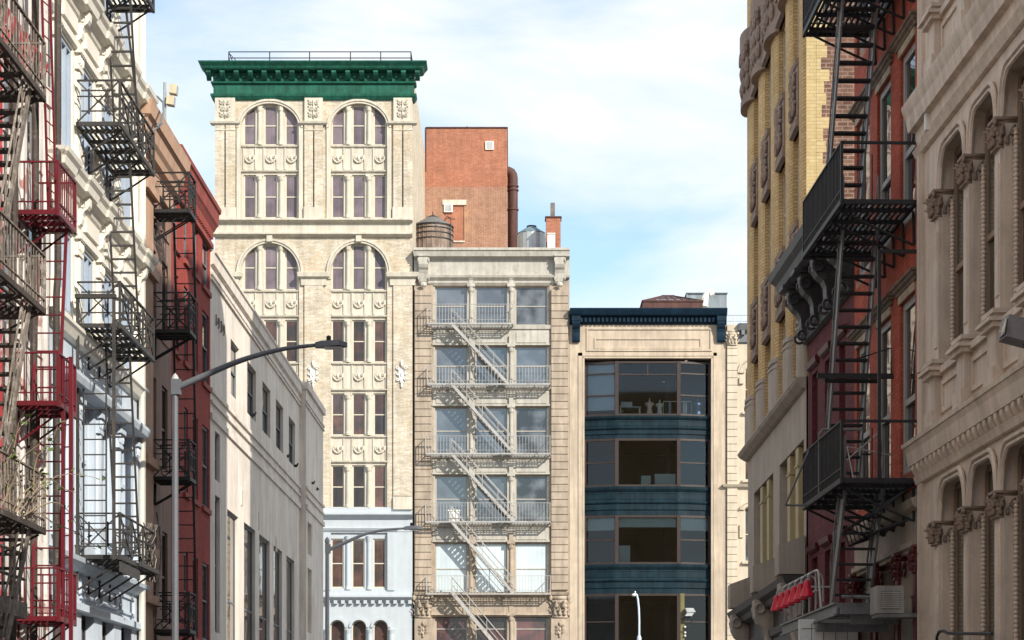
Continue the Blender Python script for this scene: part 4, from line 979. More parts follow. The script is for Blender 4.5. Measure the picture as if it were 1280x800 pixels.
# dark fire escape over the brown and red fronts
fe = thing('fire_escape', 'black fire escape with crossed railings over the brown and red house fronts', 'fire escape', F)
a, b, o = U(188), U(244, -.82), .82
zs = [Z(188, y) for y in (262, 412, 596, 787)]
for i, zz in enumerate(zs):
    fe_platform(fe, a, b, .06, o, zz, 'dark_iron', .1, 3)
    fe_railing(fe, a, b, o, zz, .78, 'dark_iron', (True, True), .06, style='cross')
    fe_brackets(fe, [a + .3, b - .3], o, zz, .55, 'dark_iron')
    if i < 3: fe_stair(fe, (a + 1.05, .3, zz), (a + 1.45, .3, zs[i + 1]), .42, 'dark_iron', .3, 0, solid=False, sw=.02, sh=.05)
fe_stair(fe, (a + 1.05, .3, zs[3]), (a + 1.45, .3, .6), .42, 'dark_iron', .3, 0, solid=False, sw=.02, sh=.05)
# roof lights and roof pipe
d0 = F.T(205, -.1); fl = thing('floodlight_mast', 'pole with two cream floodlights on the brown house roof', 'floodlight', None, None, F.W(U(206, .1), .1, zr_brown - .05))
gx = lambda y: F.Z(206, y, .1) - zr_brown + .05
mb = MB(); mb.tube([(0, 0, 0), (0, 0, gx(103))], .035, 6); mb.tube([(0, 0, gx(122)), (.18, 0, gx(122))], .03, 6); mb.build('pole', 'galvanised', fl)
for y, s, dx in ((112, -1, .16), (126, 1, .1)):
    mb = MB(); mb.prism([(dx - .06, -.09), (dx + .11, -.12), (dx + .13, .08), (dx - .04, .1)], 'y', -.1, .1); paint('lamp_cream', (.62, .54, .38), rough=.5, var=.06) if 'lamp_cream' not in MATS else 0
    h = mb.build('floodlight', 'lamp_cream', fl, (0, 0, gx(y)))
    mb = MB(); mb.quad((dx + .117, -.08, -.1), (dx + .117, .08, -.1), (dx + .135, .08, .06), (dx + .135, -.08, .06)); mb.build('lens', 'pane_bluish', h)
pp = thing('roof_pipe', 'bent dark pipe looping over the brown house cornice', 'pipe', None, None, F.W(U(196, 0), 0, zr_brown))
mb = MB(); q = lambda px, py, v: Vector(F.W(U(px, v), v, F.Z(px, py, v))) - Vector(F.W(U(196, 0), 0, zr_brown))
mb.tube([q(188.5, 118, .1), q(197, 121, -.1), q(204, 128, -.4), q(204.5, 140, -.66), q(201, 152, -.66), q(196, 158, -.62)], .022, 7); mb.tube([q(190, 165, -.6), q(198, 158, -.62), q(203, 154, -.64)], .02, 6); mb.build('pipe', 'slate_metal', pp)
mb = MB(); mb.lathe(0, 0, [(.1, 0), (.1, .5), (.2, .52), (.22, .7), (.1, .82)], 12)
o = tag(mb.build('roof_vent', 'dark_iron'), 'small dark round vent on the red house roof edge', 'vent'); o.location = left(214).W(.4, .3, zr_red)

# ================================================================ white iron front
F = left(62); Z = F.Z; U = F.U; E = U(172)
wf = thing('cast_iron_building', 'white building with bracketed cornices and pale blue lower storey behind a grey black fire escape', 'building', F)
zA = Z(130, 230, -.5); zB = Z(172, 70, -.5); zC = Z(172, 488); FL = zB - zA; zT = 21.5
BAY = (E - .5) / 4; bays = [(.25 + BAY * k, .25 + BAY * (k + 1)) for k in range(4)]
wn = lambda k: (bays[k][0] + .34, bays[k][1] - .30)
def floor(zs, zh, m): return [(wn(k)[0], wn(k)[1], zs, zh) for k in range(4)]
fl = [(zC + .25, zA - 1.0), (zA + .3, zB - 1.0), (zB + .3, zB + FL - 1.0), (zB + FL + .3, zB + 2 * FL - 1)]
zS = Z(169, 737); zL = Z(91, 762)               # belt over the shop front, shop lintel
lowz = (zS + .5, Z(162, 545))
hs = [h for s, t in fl if t < zT for h in floor(s, t, 0)]
mb = MB(); mb.wall(0, E, zC, zT, hs, .16); mb.shell(0, E, zC, zT, 16); mb.build('wall', 'white_cast_iron', wf)
mb = MB(); mb.wall(0, E, 0, zC - .003, floor(lowz[0], lowz[1], 0) + [(b[0] + .35, b[1] - .3, .3, zL) for b in bays], .24); mb.shell(0, E, 0, zC - .003, 16); mb.build('lower_wall', 'bluish_cast_iron', wf)
mb = MB(); mb.box(0, E, .1, 16, zT - .05, zT); mb.build('roof', 'roofing', wf)
for s, t in fl:
    if t < zT:
        for k in range(4): window(wf, *wn(k), s, t, .03, 'grey_blue_frame', 'shutter_blue', (), (.33, .67), fw=.07, dep=.1)
for k in range(4): window(wf, *wn(k), *lowz, .12, 'bluish_cast_iron', 'pane_bluish', (.6,), (.5,), fw=.1, dep=.12)
for b in bays: window(wf, b[0] + .35, b[1] - .3, .3, zL, .16, 'dark_bronze', 'pane_street', (.25,), (), fw=.08)
def iron_cornice(zt, m, top=False):
    mb = MB(); mb.sweep(.02, E - .02, [(.02, zt - .95), (.07, zt - .93), (.07, zt - .8), (.03, zt - .78), (.03, zt - .42), (.1, zt - .38), (.14, zt - .28), (.24, zt - .22), (.27, zt - .1), (.32, zt - .04), (.34, zt + .02), (.02, zt + .08)], rl=True, rr=True)
    for k in range(4):
        u0, u1 = bays[k]; mb.box(u0 + .36, u1 - .3, -.1, -.03, zt - .74, zt - .46)
    mb.build('cornice', m, wf)
    for k in range(5):
        x = .25 + BAY * k + .02; w_ = .085
        mb = MB(); mb.prism([(p[0] - .03, p[1] + zt - .24) for p in console_pts(.22, .5)], 'x', x - w_, x + w_)
        mb.sweep(x - w_ - .03, x + w_ + .03, [(.18, zt - .24), (.29, zt - .22), (.32, zt - .1), (.37, zt - .04), (.39, zt + .03), (.1, zt + .12)], back=-.03)
        for j in (-1, 0, 1): mb.box(x + j * .1 - .03, x + j * .1 + .03, -.12, -.03, zt - 1.02, zt - .9)
        for s_ in (-1, 1): mb.tube([(x + s_ * (w_ + .005), -.13 + .05 * math.cos(t * .75), zt - .36 + .06 * math.sin(t * .75)) for t in range(9)], .018, 5)
        mb.build('bracket', m, wf)
for zt in (zA, zB, zB + FL): iron_cornice(zt, 'white_cast_iron')
def iron_columns(s, t, m, r=.15):
    for k in range(5):
        x = .25 + BAY * k + .02; mb = MB()
        mb.box(x - .19, x + .19, -.09, .01, s - .3, s + .25); mb.box(x - .17, x + .17, -.07, .01, s + .25, s + .4)
        mb.prism([(x - r, .01), (x - r * .8, -.035), (x - r * .3, -.06), (x + r * .3, -.06), (x + r * .8, -.035), (x + r, .01)], 'z', s + .4, t + .08)
        mb.box(x - r - .03, x + r + .03, -.08, .01, t + .02, t + .09); mb.prism([(x - r, .01), (x - r, -.06), (x + r, -.06), (x + r, .01)], 'z', t + .08, t + .3)
        for j in (-1, 0, 1): mb.ball((x + j * r * .8, -.07, t + .2), .05, .04, .1, 6, 4)
        mb.box(x - .21, x + .21, -.13, .01, t + .3, t + .38); mb.build('column', m, wf)
for s, t in fl[:3]: iron_columns(s, t - .3, 'white_cast_iron')
mb = MB(); mb.sweep(0, E, [(.02, zC - .22), (.1, zC - .18), (.16, zC - .06), (.2, zC - .02), (.2, zC + .04), (.02, zC + .07)]); mb.build('belt_course', 'white_cast_iron', wf)
# pale blue storey: hoods over each window, columns, pedestals, shop front belt
for k in range(4):
    u0, u1 = wn(k); zt = lowz[1]; mb = MB(); mb.sweep(u0 - .1, u1 + .1, [(.02, zt + .02), (.26, zt + .06), (.3, zt + .16), (.3, zt + .22), (.02, zt + .45)]); mb.build('window_hood', 'bluish_cast_iron', wf)
iron_columns(lowz[0] + .15, lowz[1] - .45, 'bluish_cast_iron', .16)
mb = MB(); mb.sweep(0, E, [(.02, zS - .12), (.1, zS - .08), (.2, zS + .02), (.22, zS + .1), (.02, zS + .16)]); mb.sweep(0, E, [(.02, zL - .02), (.12, zL), (.12, zL + .12), (.02, zL + .16)])
for b in bays: panel(mb, b[0] + .2, b[1] - .16, zL + .24, zS - .2, .05, .04)
mb.build('shop_fascia', 'bluish_cast_iron', wf)
mb = MB(); mb.tube([(E - .12, -.12, 0), (E - .12, -.12, zT)], .07, 8); mb.build('drain_pipe', 'white_cast_iron', wf)
# grey fire escape on the white front
fe = thing('fire_escape', 'grey black fire escape with slatted landings on the white bracketed building', 'fire escape', F)
a, b, o = U(92), U(192, -.82), .82; ZS = [Z(193, 13, -.82), Z(92, 153), Z(92, 405), Z(92, 694)]
for i, zz in enumerate(ZS):
    fe_platform(fe, a, b, .06, o, zz, 'grey_iron', .095, 5)
    fe_railing(fe, a, b, o, zz, .74, 'grey_iron', (True, True), .06, style='cross')
    fe_brackets(fe, [a + .2 + (b - a - .4) * k / 3 for k in range(4)], o, zz, .6, 'grey_iron', .02)
    if i < 3: fe_stair(fe, (a + 1.55, .22, zz), (a + 2.5, .22, ZS[i + 1]), .44, 'grey_iron', .24, .0, sw=.02, sh=.04, td=.05)
fe_stair(fe, (a + .9, .22, ZS[0] + 3.4), (a + 1.8, .22, ZS[0]), .44, 'grey_iron', .24, .0, sw=.02, sh=.04, td=.05)
fe_stair(fe, (a + 1.75, .12, ZS[0] + 3.2), (a + 2.55, .72, ZS[1]), .02, 'grey_iron', .3, 0, sw=.022, sh=.022, solid=False, name='tie_rod')
mb = MB(); uu = U(97, -.12); zt = Z(97, 373, -.12)
for oo in (.12, .76): mb.box(uu - .03, uu + .03, -oo - .025, -oo + .025, ZS[3] - .1, zt)
mb.box(uu - .05, uu + .05, -.8, -.08, zt, zt + .07); mb.build('guide_frame', 'grey_iron', fe)
mb = MB(); z0 = ZS[3]; zt2 = Z(97, 468, -.12); n = 12
for oo in (.2, .6): mb.tube([(uu + .12, -oo, z0), (uu + .12, -oo, zt2)], .016, 5)
for k in range(n): mb.tube([(uu + .12, -.2, z0 + .15 + (zt2 - z0 - .2) * k / (n - 1)), (uu + .12, -.6, z0 + .15 + (zt2 - z0 - .2) * k / (n - 1))], .013, 5)
mb.tube([(uu + .12, -.4, zt2), (uu + .12, -.4, zt2 + .12)], .02, 5); mb.build('drop_ladder', 'grey_iron', fe)
mb = MB(); mb.box(a + 1.4, b + .1, -.92, -.86, ZS[3] - .06, ZS[3] + .02); mb.box(a - .1, a + 1.6, -.85, -.83, ZS[3] - .3, ZS[3] - .12); mb.build('edge_beam', 'grey_iron', fe)
# wires and lamp arms bundled at the far end of the lowest landing
mb = MB()
for k in range(9):
    r0 = random.Random(k); x = b - .1 - .1 * r0.random(); mb.tube([(x + .2 * math.sin(j * 1.3 + k), -.78 - .12 * r0.random() * math.cos(j + k), ZS[3] - .2 + j * .22) for j in range(6)], .012, 4)
mb.build('cable', 'old_iron', fe)

# ================================================================ peeling building at the far left
Z = F.Z; U = F.U; N0 = -9.0
ob = thing('old_building', 'old brick building with peeling white and red paint behind rusty and dark red fire escapes', 'building', F)
zt = 19.0; hs = []; wl = []
for k in range(6):
    x0 = N0 + .5 + k * 1.42
    for s, t in ((5.3, 7.5), (8.45, 10.6), (11.5, 13.3), (14.6, 16.6), (.4, 3.4)): hs.append((x0, x0 + .82, s, t))
mb = MB(); mb.wall(N0, -.01, 0, zt, hs, .14); mb.shell(N0, -.01, 0, zt, 15); mb.build('wall', 'peeling_white', ob)
mb = MB(); mb.box(N0 + .05, -.06, .1, 15, zt - .1, zt - .02); mb.build('roof', 'roofing', ob)
for h in hs: window(ob, *h, .05, 'old_iron', 'pane_street', (.5,), sill=(.08, .08, .1), sillm='peeling_white')
mb = MB()
for k in range(7):
    x0 = N0 + .1 + k * 1.42; mb = MB(); mb.box(x0, x0 + .16, -.05, .0, .2, 12.9); mb.box(x0 - .04, x0 + .2, -.09, .0, 12.6, 12.9); mb.build('pilaster', 'peeling_red' if k in (2, 4) else 'peeling_white', ob)
mb = MB(); zc = Z(44, 52, -.3); mb.sweep(N0, -1.3, [(.02, zc - .5), (.1, zc - .46), (.12, zc - .3), (.2, zc - .24), (.24, zc - .06), (.26, zc), (.02, zc + .08)])
k = 0
while N0 + k * .3 < -1.7: mb.box(N0 + .1 + k * .3, N0 + .22 + k * .3, -.19, -.03, zc - .44, zc - .25); k += 1
mb.build('cornice', 'peeling_red', ob)
for x in (-4.3, -3.05, -1.8, -.35):
    mb = MB(); mb.tube([(x, -.2, 0), (x, -.2, 9.4), (x + .1, -.2, 9.8), (x + .1, -.2, zt)], .06, 8); mb.build('drain_pipe', 'old_iron_dark', ob)
# dark red fire escape
fe = thing('fire_escape', 'dark red fire escape with long vertical ladders on the peeling building', 'fire escape', F)
a, b, o = U(15), U(94, -.72), .72; ZR = [Z(15, 263), Z(17, 503), Z(20, 772)]
for i, zz in enumerate(ZR):
    fe_platform(fe, a, b, .06, o, zz, 'red_iron', .09, 3)
    fe_railing(fe, a, b, o, zz, .76, 'red_iron', (True, True), .06, style='picket', pick=.13)
    fe_brackets(fe, [a + .3, b - .3], o, zz, .6, 'red_iron')
fe_stair(fe, (b - .25, .22, ZR[0]), (b - .75, .22, ZR[1]), .42, 'red_iron', .29, 0, solid=False, sw=.03, sh=.05)
fe_stair(fe, (b - .35, .22, ZR[1]), (b - .8, .22, ZR[2]), .42, 'red_iron', .29, 0, solid=False, sw=.03, sh=.05)
mb = MB(); x = U(62, -.5)
for oo in (.40, .53): mb.bar((x - .3, -oo, 15.5), (x + .25, -oo - .02, ZR[0]), .035, .035)
for k in range(20): t = k / 20; mb.bar((x - .3 + .55 * t, -.42, 15.5 + (ZR[0] - 15.5) * t), (x - .3 + .55 * t, -.53, 15.4 + (ZR[0] - 15.5) * t), .02)
mb.build('roof_ladder', 'red_iron', fe)
mb = MB(); x = U(78, -.72)
for dx, oo in ((-.02, .86), (.05, .72)): mb.box(x + dx - .02, x + dx + .02, -oo - .03, -oo + .03, 2.6, ZR[1] + .75)
for k in range(16): mb.tube([(x - .02, -.86, 2.8 + k * .35), (x + .05, -.72, 2.8 + k * .35)], .012, 5)
mb.build('drop_ladder', 'red_iron', fe)
# weathered grey brown fire escape, the nearest one
fe = thing('fire_escape', 'weathered grey brown fire escape with slanting stairs and rusty railings on the peeling building', 'fire escape', F)
c_ = F.T(62); ud = lambda d: (d - c_) * 1.0002
a, b, o = ud(25.0), ud(28.8), 1.09; ZO = [Z(62, 129, 0) * 0 + (HZ - 122) * 28.8 / FPX + EYE, (HZ - 388) * 28.8 / FPX + EYE, (HZ - 662) * 28.8 / FPX + EYE]
for i, zz in enumerate(ZO):
    fe_platform(fe, a, b, .06, o, zz, 'old_iron_dark', .11, 5)
    fe_railing(fe, a, b, o, zz, .78, 'old_iron', (True, True), .06, pick=.15, r=.007)
    fe_brackets(fe, [b - .2, b - 1.3, b - 2.4], o, zz, .6, 'old_iron_dark')
for i, (zt_, zb_) in enumerate(((ZO[0] + 3.0, ZO[0]), (ZO[0], ZO[1]), (ZO[1], ZO[2]), (ZO[2], ZO[2] - 2.4))):
    fe_stair(fe, (b - .45, .5, zt_), (b - 2.15, .5, zb_), .5, 'old_iron', .22, .75, tm='old_iron_dark', sw=.03, sh=.11, td=.2)
lg = MB(); zz = (HZ - 757) * 27.8 / FPX + EYE
lg.box(ud(24.2), ud(28.2), -1.0, -.02, zz - .16, zz + .06); lg.box(ud(24.2), ud(28.2), -.75, -.02, zz - .42, zz - .161)
o_ = lg.build('canopy', 'old_iron', ob)
mb = MB()
for k in range(9): mb.tube([(ud(24.4) + k * .45, -.95, zz + .06), (ud(24.4) + k * .45, -.95, zz + .75)], .018, 5)
for h in (.4, .75): mb.tube([(ud(24.2), -.95, zz + h), (ud(28.2), -.95, zz + h)], .025, 6)
mb.build('canopy_railing', 'old_iron', ob)
paint('leaf', (.10, .16, .03), var=.3, streak=0, rnd=.2); paint('twig', (.22, .17, .12), var=.2, streak=0)
vine = thing('climbing_plant', 'sparse leafy vine trailing along the lowest weathered fire escape railing', 'plant', None, None, F.W(b - 1.2, -o, ZO[2]))
tw = MB(); lf = MB(); rv_ = random.Random(5)
for k in range(16):
    p = Vector((-1.2 + rv_.random() * 1.4, .0, .05)).copy(); P = [p.copy()]; dr = Vector((rv_.uniform(-.3, .8), rv_.uniform(-.3, .2), rv_.uniform(.5, 1.1)))
    for j in range(7):
        dr += Vector((rv_.uniform(-.35, .35), rv_.uniform(-.35, .3), rv_.uniform(-.45, .25))); p = p + dr.normalized() * .2; P.append(p.copy())
        if j > 1:
            for q in range(2):
                c = p + Vector((rv_.uniform(-.08, .08), rv_.uniform(-.08, .08), rv_.uniform(-.08, .08))); s = rv_.uniform(.03, .06); e1 = Vector((rv_.uniform(-1, 1), rv_.uniform(-1, 1), rv_.uniform(-.6, .6))).normalized() * s; e2 = e1.cross(Vector((rv_.uniform(-1, 1), rv_.uniform(-1, 1), 1))).normalized() * s * .6
                lf.add([c - e1, c + e2, c + e1, c - e2], [(0, 1, 2, 3)])
    tw.tube(P, [.014 - .0014 * i for i in range(len(P))], 4)
tm_ = Matrix.Rotation(F.th, 4, 'Z')
vs = lambda mb: [tuple(tm_ @ Vector(v)) for v in mb.v]
tw.v = vs(tw); lf.v = vs(lf); tw.build('stem', 'twig', vine); lf.build('foliage', 'leaf', vine)

# ================================================================ street lamps on the left pavement
paint('lamp_grey', (.115, .122, .138), rough=.45, var=.08, streak=.08)
paint('lamp_pale', (.42, .43, .44), rough=.4, var=.06, streak=.06)
pane_mat('pane_lamp', (.5, .5, .48), 1.5, .1, .05)
def street_lamp(px, ytop, ybend, pts, m, d, label, r=.058):
    L = (px - 640) / FPX * d; W = lambda p, y: ((p - 640) / FPX * d - L, 0, (HZ - y) * d / FPX + EYE)
    t = thing('street_lamp', label, 'street lamp', None, 'tall street lamps with one arm', (L, d, .13)); H = W(px, ytop)[2] - .13
    S = lambda p, y: Vector(W(p, y)) - Vector((0, 0, .13))
    mb = MB(); mb.lathe(0, 0, [(.2, 0), (.2, .1), (.15, .16), (.15, 1.0), (.11, 1.1), (r * 1.25, 1.2), (r, H - .12)], 8); mb.build('pole', m, t)
    mb = MB(); mb.lathe(0, 0, [(r * 1.25, H - .16), (r * 1.3, H - .06), (r * .9, H), (.0, H + .06)], 12); mb.build('pole_cap', 'lamp_pale', t)
    P = [S(*q) for q in pts[:-1]]
    n = len(P); mb = MB(); Q = []
    for i in range(n - 1):
        p0, p1, p2, p3 = P[max(i - 1, 0)], P[i], P[i + 1], P[min(i + 2, n - 1)]
        for k in range(6):
            s = k / 6; Q.append(.5 * ((2 * p1) + (p2 - p0) * s + (2 * p0 - 5 * p1 + 4 * p2 - p3) * s * s + (3 * p1 - p0 - 3 * p2 + p3) * s ** 3))
    Q.append(P[-1]); mb.tube(Q, [.07 - .035 * i / (len(Q) - 1) for i in range(len(Q))], 10); mb.build('arm', m, t, smooth=True)
    mb = MB(); zb = S(px, ybend)[2]; mb.box(-.07, .11, -.075, .075, zb - .15, zb + .15); mb.build('arm_clamp', m, t)
    e, f = P[-1], S(*pts[-1]); l = f.x - e.x
    mb = MB(); prof = [(0, .07), (.2, .1), (.75, .09), (1, .03)]
    vs = []
    for s, h in prof:
        c = e.lerp(f, s); wv = .06 + .12 * math.sin(min(1, s * 1.4) * math.pi * .5) if s < 1 else .06
        vs += [(c.x, -wv, c.z - .05), (c.x, wv, c.z - .05), (c.x, wv * .7, c.z + h * .7), (c.x, -wv * .7, c.z + h * .7)]
    fs = [(0, 1, 2, 3), (12, 15, 14, 13)] + [(i * 4 + j, i * 4 + (j + 1) % 4, i * 4 + 4 + (j + 1) % 4, i * 4 + 4 + j) for i in range(3) for j in range(4)]
    mb.add(vs, fs); hd = mb.build('lamp_head', 'lamp_pale' if m == 'lamp_pale' else m, t)
    mb = MB(); c0, c1 = e.lerp(f, .3), e.lerp(f, .85); mb.box(c0.x, c1.x, -.1, .1, min(c0.z, c1.z) - .075, min(c0.z, c1.z) - .05); mb.build('lens', 'pane_lamp', hd)
    mb = MB(); c = e.lerp(f, .42); mb.lathe(c.x, 0, [(.045, c.z + .06), (.045, c.z + .16), (.02, c.z + .18)], 8); mb.build('photocell', 'dark_iron', hd)
    return t
street_lamp(219, 470, 484, [(219, 486), (250, 472), (300, 451), (350, 437), (394, 431.5), (434, 430)], 'lamp_grey', 38.6, 'dark grey street lamp whose arm crosses the cream corner building')
street_lamp(409, 673, 686, [(409, 688), (430, 679), (455, 668), (480, 662.5), (505, 660.5), (527, 659.5)], 'lamp_pale', 66.0, 'pale grey street lamp in front of the pale blue lower storeys', .065)
# ---------------------------------------------------------------- right side of the street
paint('brown_paint', (.64, .52, .42), rough=.6, var=.09, streak=.2, c2=(.52, .41, .32), amt=(.52, .7), c2scale=1.3, bump=.3)
paint('brown_paint_dark', (.27, .19, .14), rough=.65, var=.12, streak=.1)
brick('street_red_brick', (.41, .075, .042), (.51, .11, .06), (.25, .075, .05), .21, .07, .009, .16, .14, patch=(.30, .05, .03), pamt=(.55, .8))
brick('maroon_brick', (.125, .03, .035), (.16, .042, .048), (.10, .028, .03), .21, .07, .007, .18, .2, patch=(.24, .055, .03), pamt=(.62, .75))
brick('yellow_brick', (.64, .42, .19), (.72, .51, .25), (.38, .26, .14), .30, .075, .009, .14, .14)
brick('yellow_return_brick', (.46, .36, .18), (.53, .43, .24), (.40, .31, .16), .2, .07, .008, .08, .06)
brick('party_brick', (.13, .065, .045), (.21, .12, .085), (.26, .20, .165), .22, .085, .012, .25, .2, patch=(.20, .10, .07))
pane_mat('pane_brown', (.09, .075, .055), 1.5, .06, .25)
paint('terracotta', (.30, .215, .17), rough=.8, var=.18, streak=.15, bump=.4)
paint('grey_stone', (.44, .37, .30), var=.1, streak=.16)
paint('ochre_paint', (.50, .39, .20), rough=.6, var=.07, streak=.1)
paint('black_iron_paint', (.045, .042, .042), rough=.5, var=.25, streak=.25, c2=(.10, .09, .08), amt=(.58, .7))
paint('dark_trim', (.06, .05, .046), rough=.6, var=.2, streak=.15)
paint('hood_stone', (.17, .125, .09), rough=.8, var=.22, streak=.25, c2=(.07, .05, .04), amt=(.55, .7))
paint('lintel_stone', (.42, .32, .22), var=.16, streak=.3, c2=(.16, .11, .08), amt=(.58, .72), c2scale=1.5)
paint('sash_grey', (.33, .325, .30), rough=.55, var=.1)
paint('wine_iron', (.10, .015, .014), rough=.5, var=.2, streak=.15)
paint('beige_band', (.36, .30, .24), var=.12, streak=.2)
paint('lamp_red', (.62, .012, .035), rough=.35, var=.08, streak=0)
paint('pale_pipe', (.46, .44, .42), rough=.45, var=.1, streak=0)
paint('steel_grey', (.17, .17, .17), rough=.5, var=.2, streak=.2, c2=(.10, .085, .07), amt=(.58, .68))

# ================================================================ brown arcaded building
F = right(1150); U = F.U; Z = F.Z
ar = thing('arcade_building', 'brown painted building with leafy column capitals and flat arches, above the security light', 'building', F)
L = 6.4; PC = [U(1174.5), U(1212), U(1251.5)]; pitch = (PC[2] - PC[0]) / 2; PC.append(PC[2] + pitch); HWD = .15
basket = lambda t: 1.0 if abs(2 * t - 1) < .5 else max(0, 1 - ((abs(2 * t - 1) - .5) / .5) ** 2) ** .5
LV = [dict(b=.3, ped=0, sh=.6, cap=4.87, spr=5.2, ap=5.74, arc=6.0, c0=6.14, c1=6.55)]
for k in (0, 5.2, 9.7, 14.1): LV.append(dict(b=6.75 + k, ped=7.42 + k, sh=7.55 + k, cap=9.67 + k - (.6 if k > 6 else 0), spr=10.05 + k - (.6 if k > 6 else 0), ap=10.6 + k - (.6 if k > 6 else 0), arc=11.0 + k - (.6 if k > 6 else 0), c0=11.28 + k - (.6 if k > 6 else 0), c1=11.75 + k - (.6 if k > 6 else 0)))
ZT = LV[-1]['c1'] + .2; REV = .24; edges = [.34] + PC
bays = [(PC[i] + HWD, PC[i + 1] - HWD) for i in range(3)]
hs = [(a, b, lv['b'] + .35, lv['ap'], lv['ap'] - lv['spr'], basket) for lv in LV for a, b in bays]
mb = MB(); mb.wall(0, L, 0, ZT, hs, REV, seg=22); mb.shell(0, L, 0, ZT, .6); mb.box(.01, L - .01, .59, 16, 0, 17); mb.build('wall', 'brown_paint', ar)  # unseen upper front shaped thin over a low body, so sun passes behind
mb = MB(); mb.box(.02, L - .02, .61, 15.9, 17, 17.1); mb.box(.02, L - .02, .05, .55, ZT - .05, ZT); mb.build('roof', 'roofing', ar)
for li, lv in enumerate(LV):
    for a, b in bays:
        window(ar, a, b, lv['b'] + .35, lv['ap'], .17, 'brown_paint_dark', 'pane_brown', (.5,), (), fw=.1, dep=.08)
    if li > 2: continue
    mb = MB()
    for a, b in bays:          # moulded arch edges
        for t, o in ((.0, .05), (.07, .09)):
            c, r, rise, sp = (a + b) / 2, (b - a) / 2 + t, lv['ap'] - lv['spr'] + t, lv['spr']
            P = [(c - r * math.cos(math.pi * k / 26), -o, sp + rise * basket((1 - math.cos(math.pi * k / 26)) / 2)) for k in range(27)]
            P = [(c - r + 2 * r * k / 26, -o * .5, sp + rise * basket(k / 26)) for k in range(27)]; mb.tube(P, .035, 6)
    mb.build('arch_moulding', 'brown_paint', ar)
    for k, c in enumerate(PC):
        mb = MB(); h = HWD - .015
        mb.box(c - h, c + h, -.05, .02, lv['sh'], lv['cap'] - .02); mb.box(c - h + .05, c + h - .05, -.065, -.045, lv['sh'] + .2, lv['cap'] - .2)
        if lv['ped']:
            mb.box(c - h - .07, c + h + .07, -.13, .2, lv['b'] - .2, lv['ped'] - .12); mb.box(c - h - .11, c + h + .11, -.18, .2, lv['b'] - .2, lv['b'] + .05)
            for o, z0, z1 in ((.16, -.12, -.05), (.21, -.05, .0), (.11, .0, .06), (.15, .06, .12)): mb.box(c - h - o, c + h + o, -o - .04, .22, lv['ped'] + z0, lv['ped'] + z1)
        mb.build('pier', 'brown_paint', ar)
        capital(ar, c, .04, lv['cap'], HWD * 1.75, .26, lv['spr'] - lv['cap'], 'brown_paint_dark')
    for a, b in bays:       # twisted colonnettes beside the glass
        def rope(mb, H=round(lv['spr'] - lv['b'] - .5, 2)):
            n = int(H / .06)
            for j in range(n): mb.ball((0, 0, j * .06 + .03), .042, .042, .04, 6, 4)
        put(cached(('rope', round(lv['spr'] - lv['b'], 2)), rope, True, 'colonnette'), 'colonnette', 'brown_paint', ar, (a + .05, .14, lv['b'] + .4))
        if lv['ped']:
            mb = MB(); mb.box(a, b, -.02, .3, lv['b'] - .1, lv['ped'] - .1); panel(mb, a + .12, b - .12, lv['b'] + .0, lv['ped'] - .2, .07, .05); mb.box(a, b, -.08, .2, lv['ped'] - .1, lv['ped'] + .0); mb.build('apron_panel', 'brown_paint', ar)
    mb = MB(); c0, c1 = lv['c0'], lv['c1']
    mb.sweep(0, L, [(.02, lv['arc'] - .1), (.06, lv['arc'] - .08), (.08, lv['arc'] - .02), (.1, lv['arc'] + .03), (.03, lv['arc'] + .06)], rr=False)
    mb.sweep(0, L, [(.03, c0 - .16), (.05, c0 - .12), (.06, c0 + .04), (.15, c0 + .06), (.17, c0 + .18), (.18, c0 + .26), (.21, c0 + .34), (.23, c1 - .06), (.24, c1), (.02, c1 + .05)], rr=False)
    if li != 1:
        n = int(L / .27)
        for j in range(n): x = .05 + j * .27; mb.prism([(-.06, c0 + .05), (-.145, c0 + .05), (-.14, c0 - .02), (-.1, c0 - .1), (-.06, c0 - .12)], 'x', x, x + .13)
    mb.build('cornice', 'brown_paint', ar)
mb = MB(); mb.box(.02, .3, -.05, .02, .2, ZT - .5); mb.box(.08, .24, -.07, -.045, 7.6, 10.9); mb.build('corner_pilaster', 'brown_paint', ar)
mb = MB(); mb.box(0, L, -.12, .02, ZT - .3, ZT); mb.build('parapet', 'brown_paint', ar)
b_ = MB(); x, zz = U(1156, -.12), Z(1156, 163, -.12); b_.box(-.05, .05, -.09, 0, 0, .26); b_.box(-.06, .06, -.1, .0, .26, .29); o = tag(b_.build('alarm_box', 'white_paint'), 'small white box fixed under the upper cornice end of the brown arcaded building', 'box'); o.location = F.W(x, -.03, zz); o.rotation_euler = (0, 0, F.th)
sl = thing('security_light', 'dark grey floodlight box on a bracket above the brown cornice', 'light', F); x = U(1272, -.4); zz = Z(1272, 437, -.4)
mb = MB(); mb.prism([(-.62, zz + .1), (-.3, zz + .02), (-.26, zz + .28), (-.58, zz + .36)], 'x', x - .05, x + .3); h = mb.build('housing', 'steel_grey', sl)
mb = MB(); mb.quad((x - .02, -.635, zz + .13), (x + .27, -.635, zz + .13), (x + .27, -.6, zz + .33), (x - .02, -.6, zz + .33)); mb.build('lens', 'pane_street', h)
mb = MB(); mb.tube([(x + .12, -.35, zz + .05), (x + .12, -.2, zz - .15), (x + .12, .02, zz - .15)], .03, 6); mb.build('bracket', 'dark_iron', sl)
sb = thing('sign_bracket', 'thin black curved rail fixed low on the brown arcaded building', 'bracket', F)
mb = MB(); q = lambda px, py, v: (U(px, v), v, Z(px, py, v)); mb.tube([q(1171, 812, -.12), q(1171, 796, -.14), q(1174, 789.5, -.16), q(1180, 788.5, -.17), q(1184, 791.5, -.18), q(1215, 792, -.2), q(1240, 792, -.2)], .022, 6); mb.build('rail', 'dark_iron', sb)

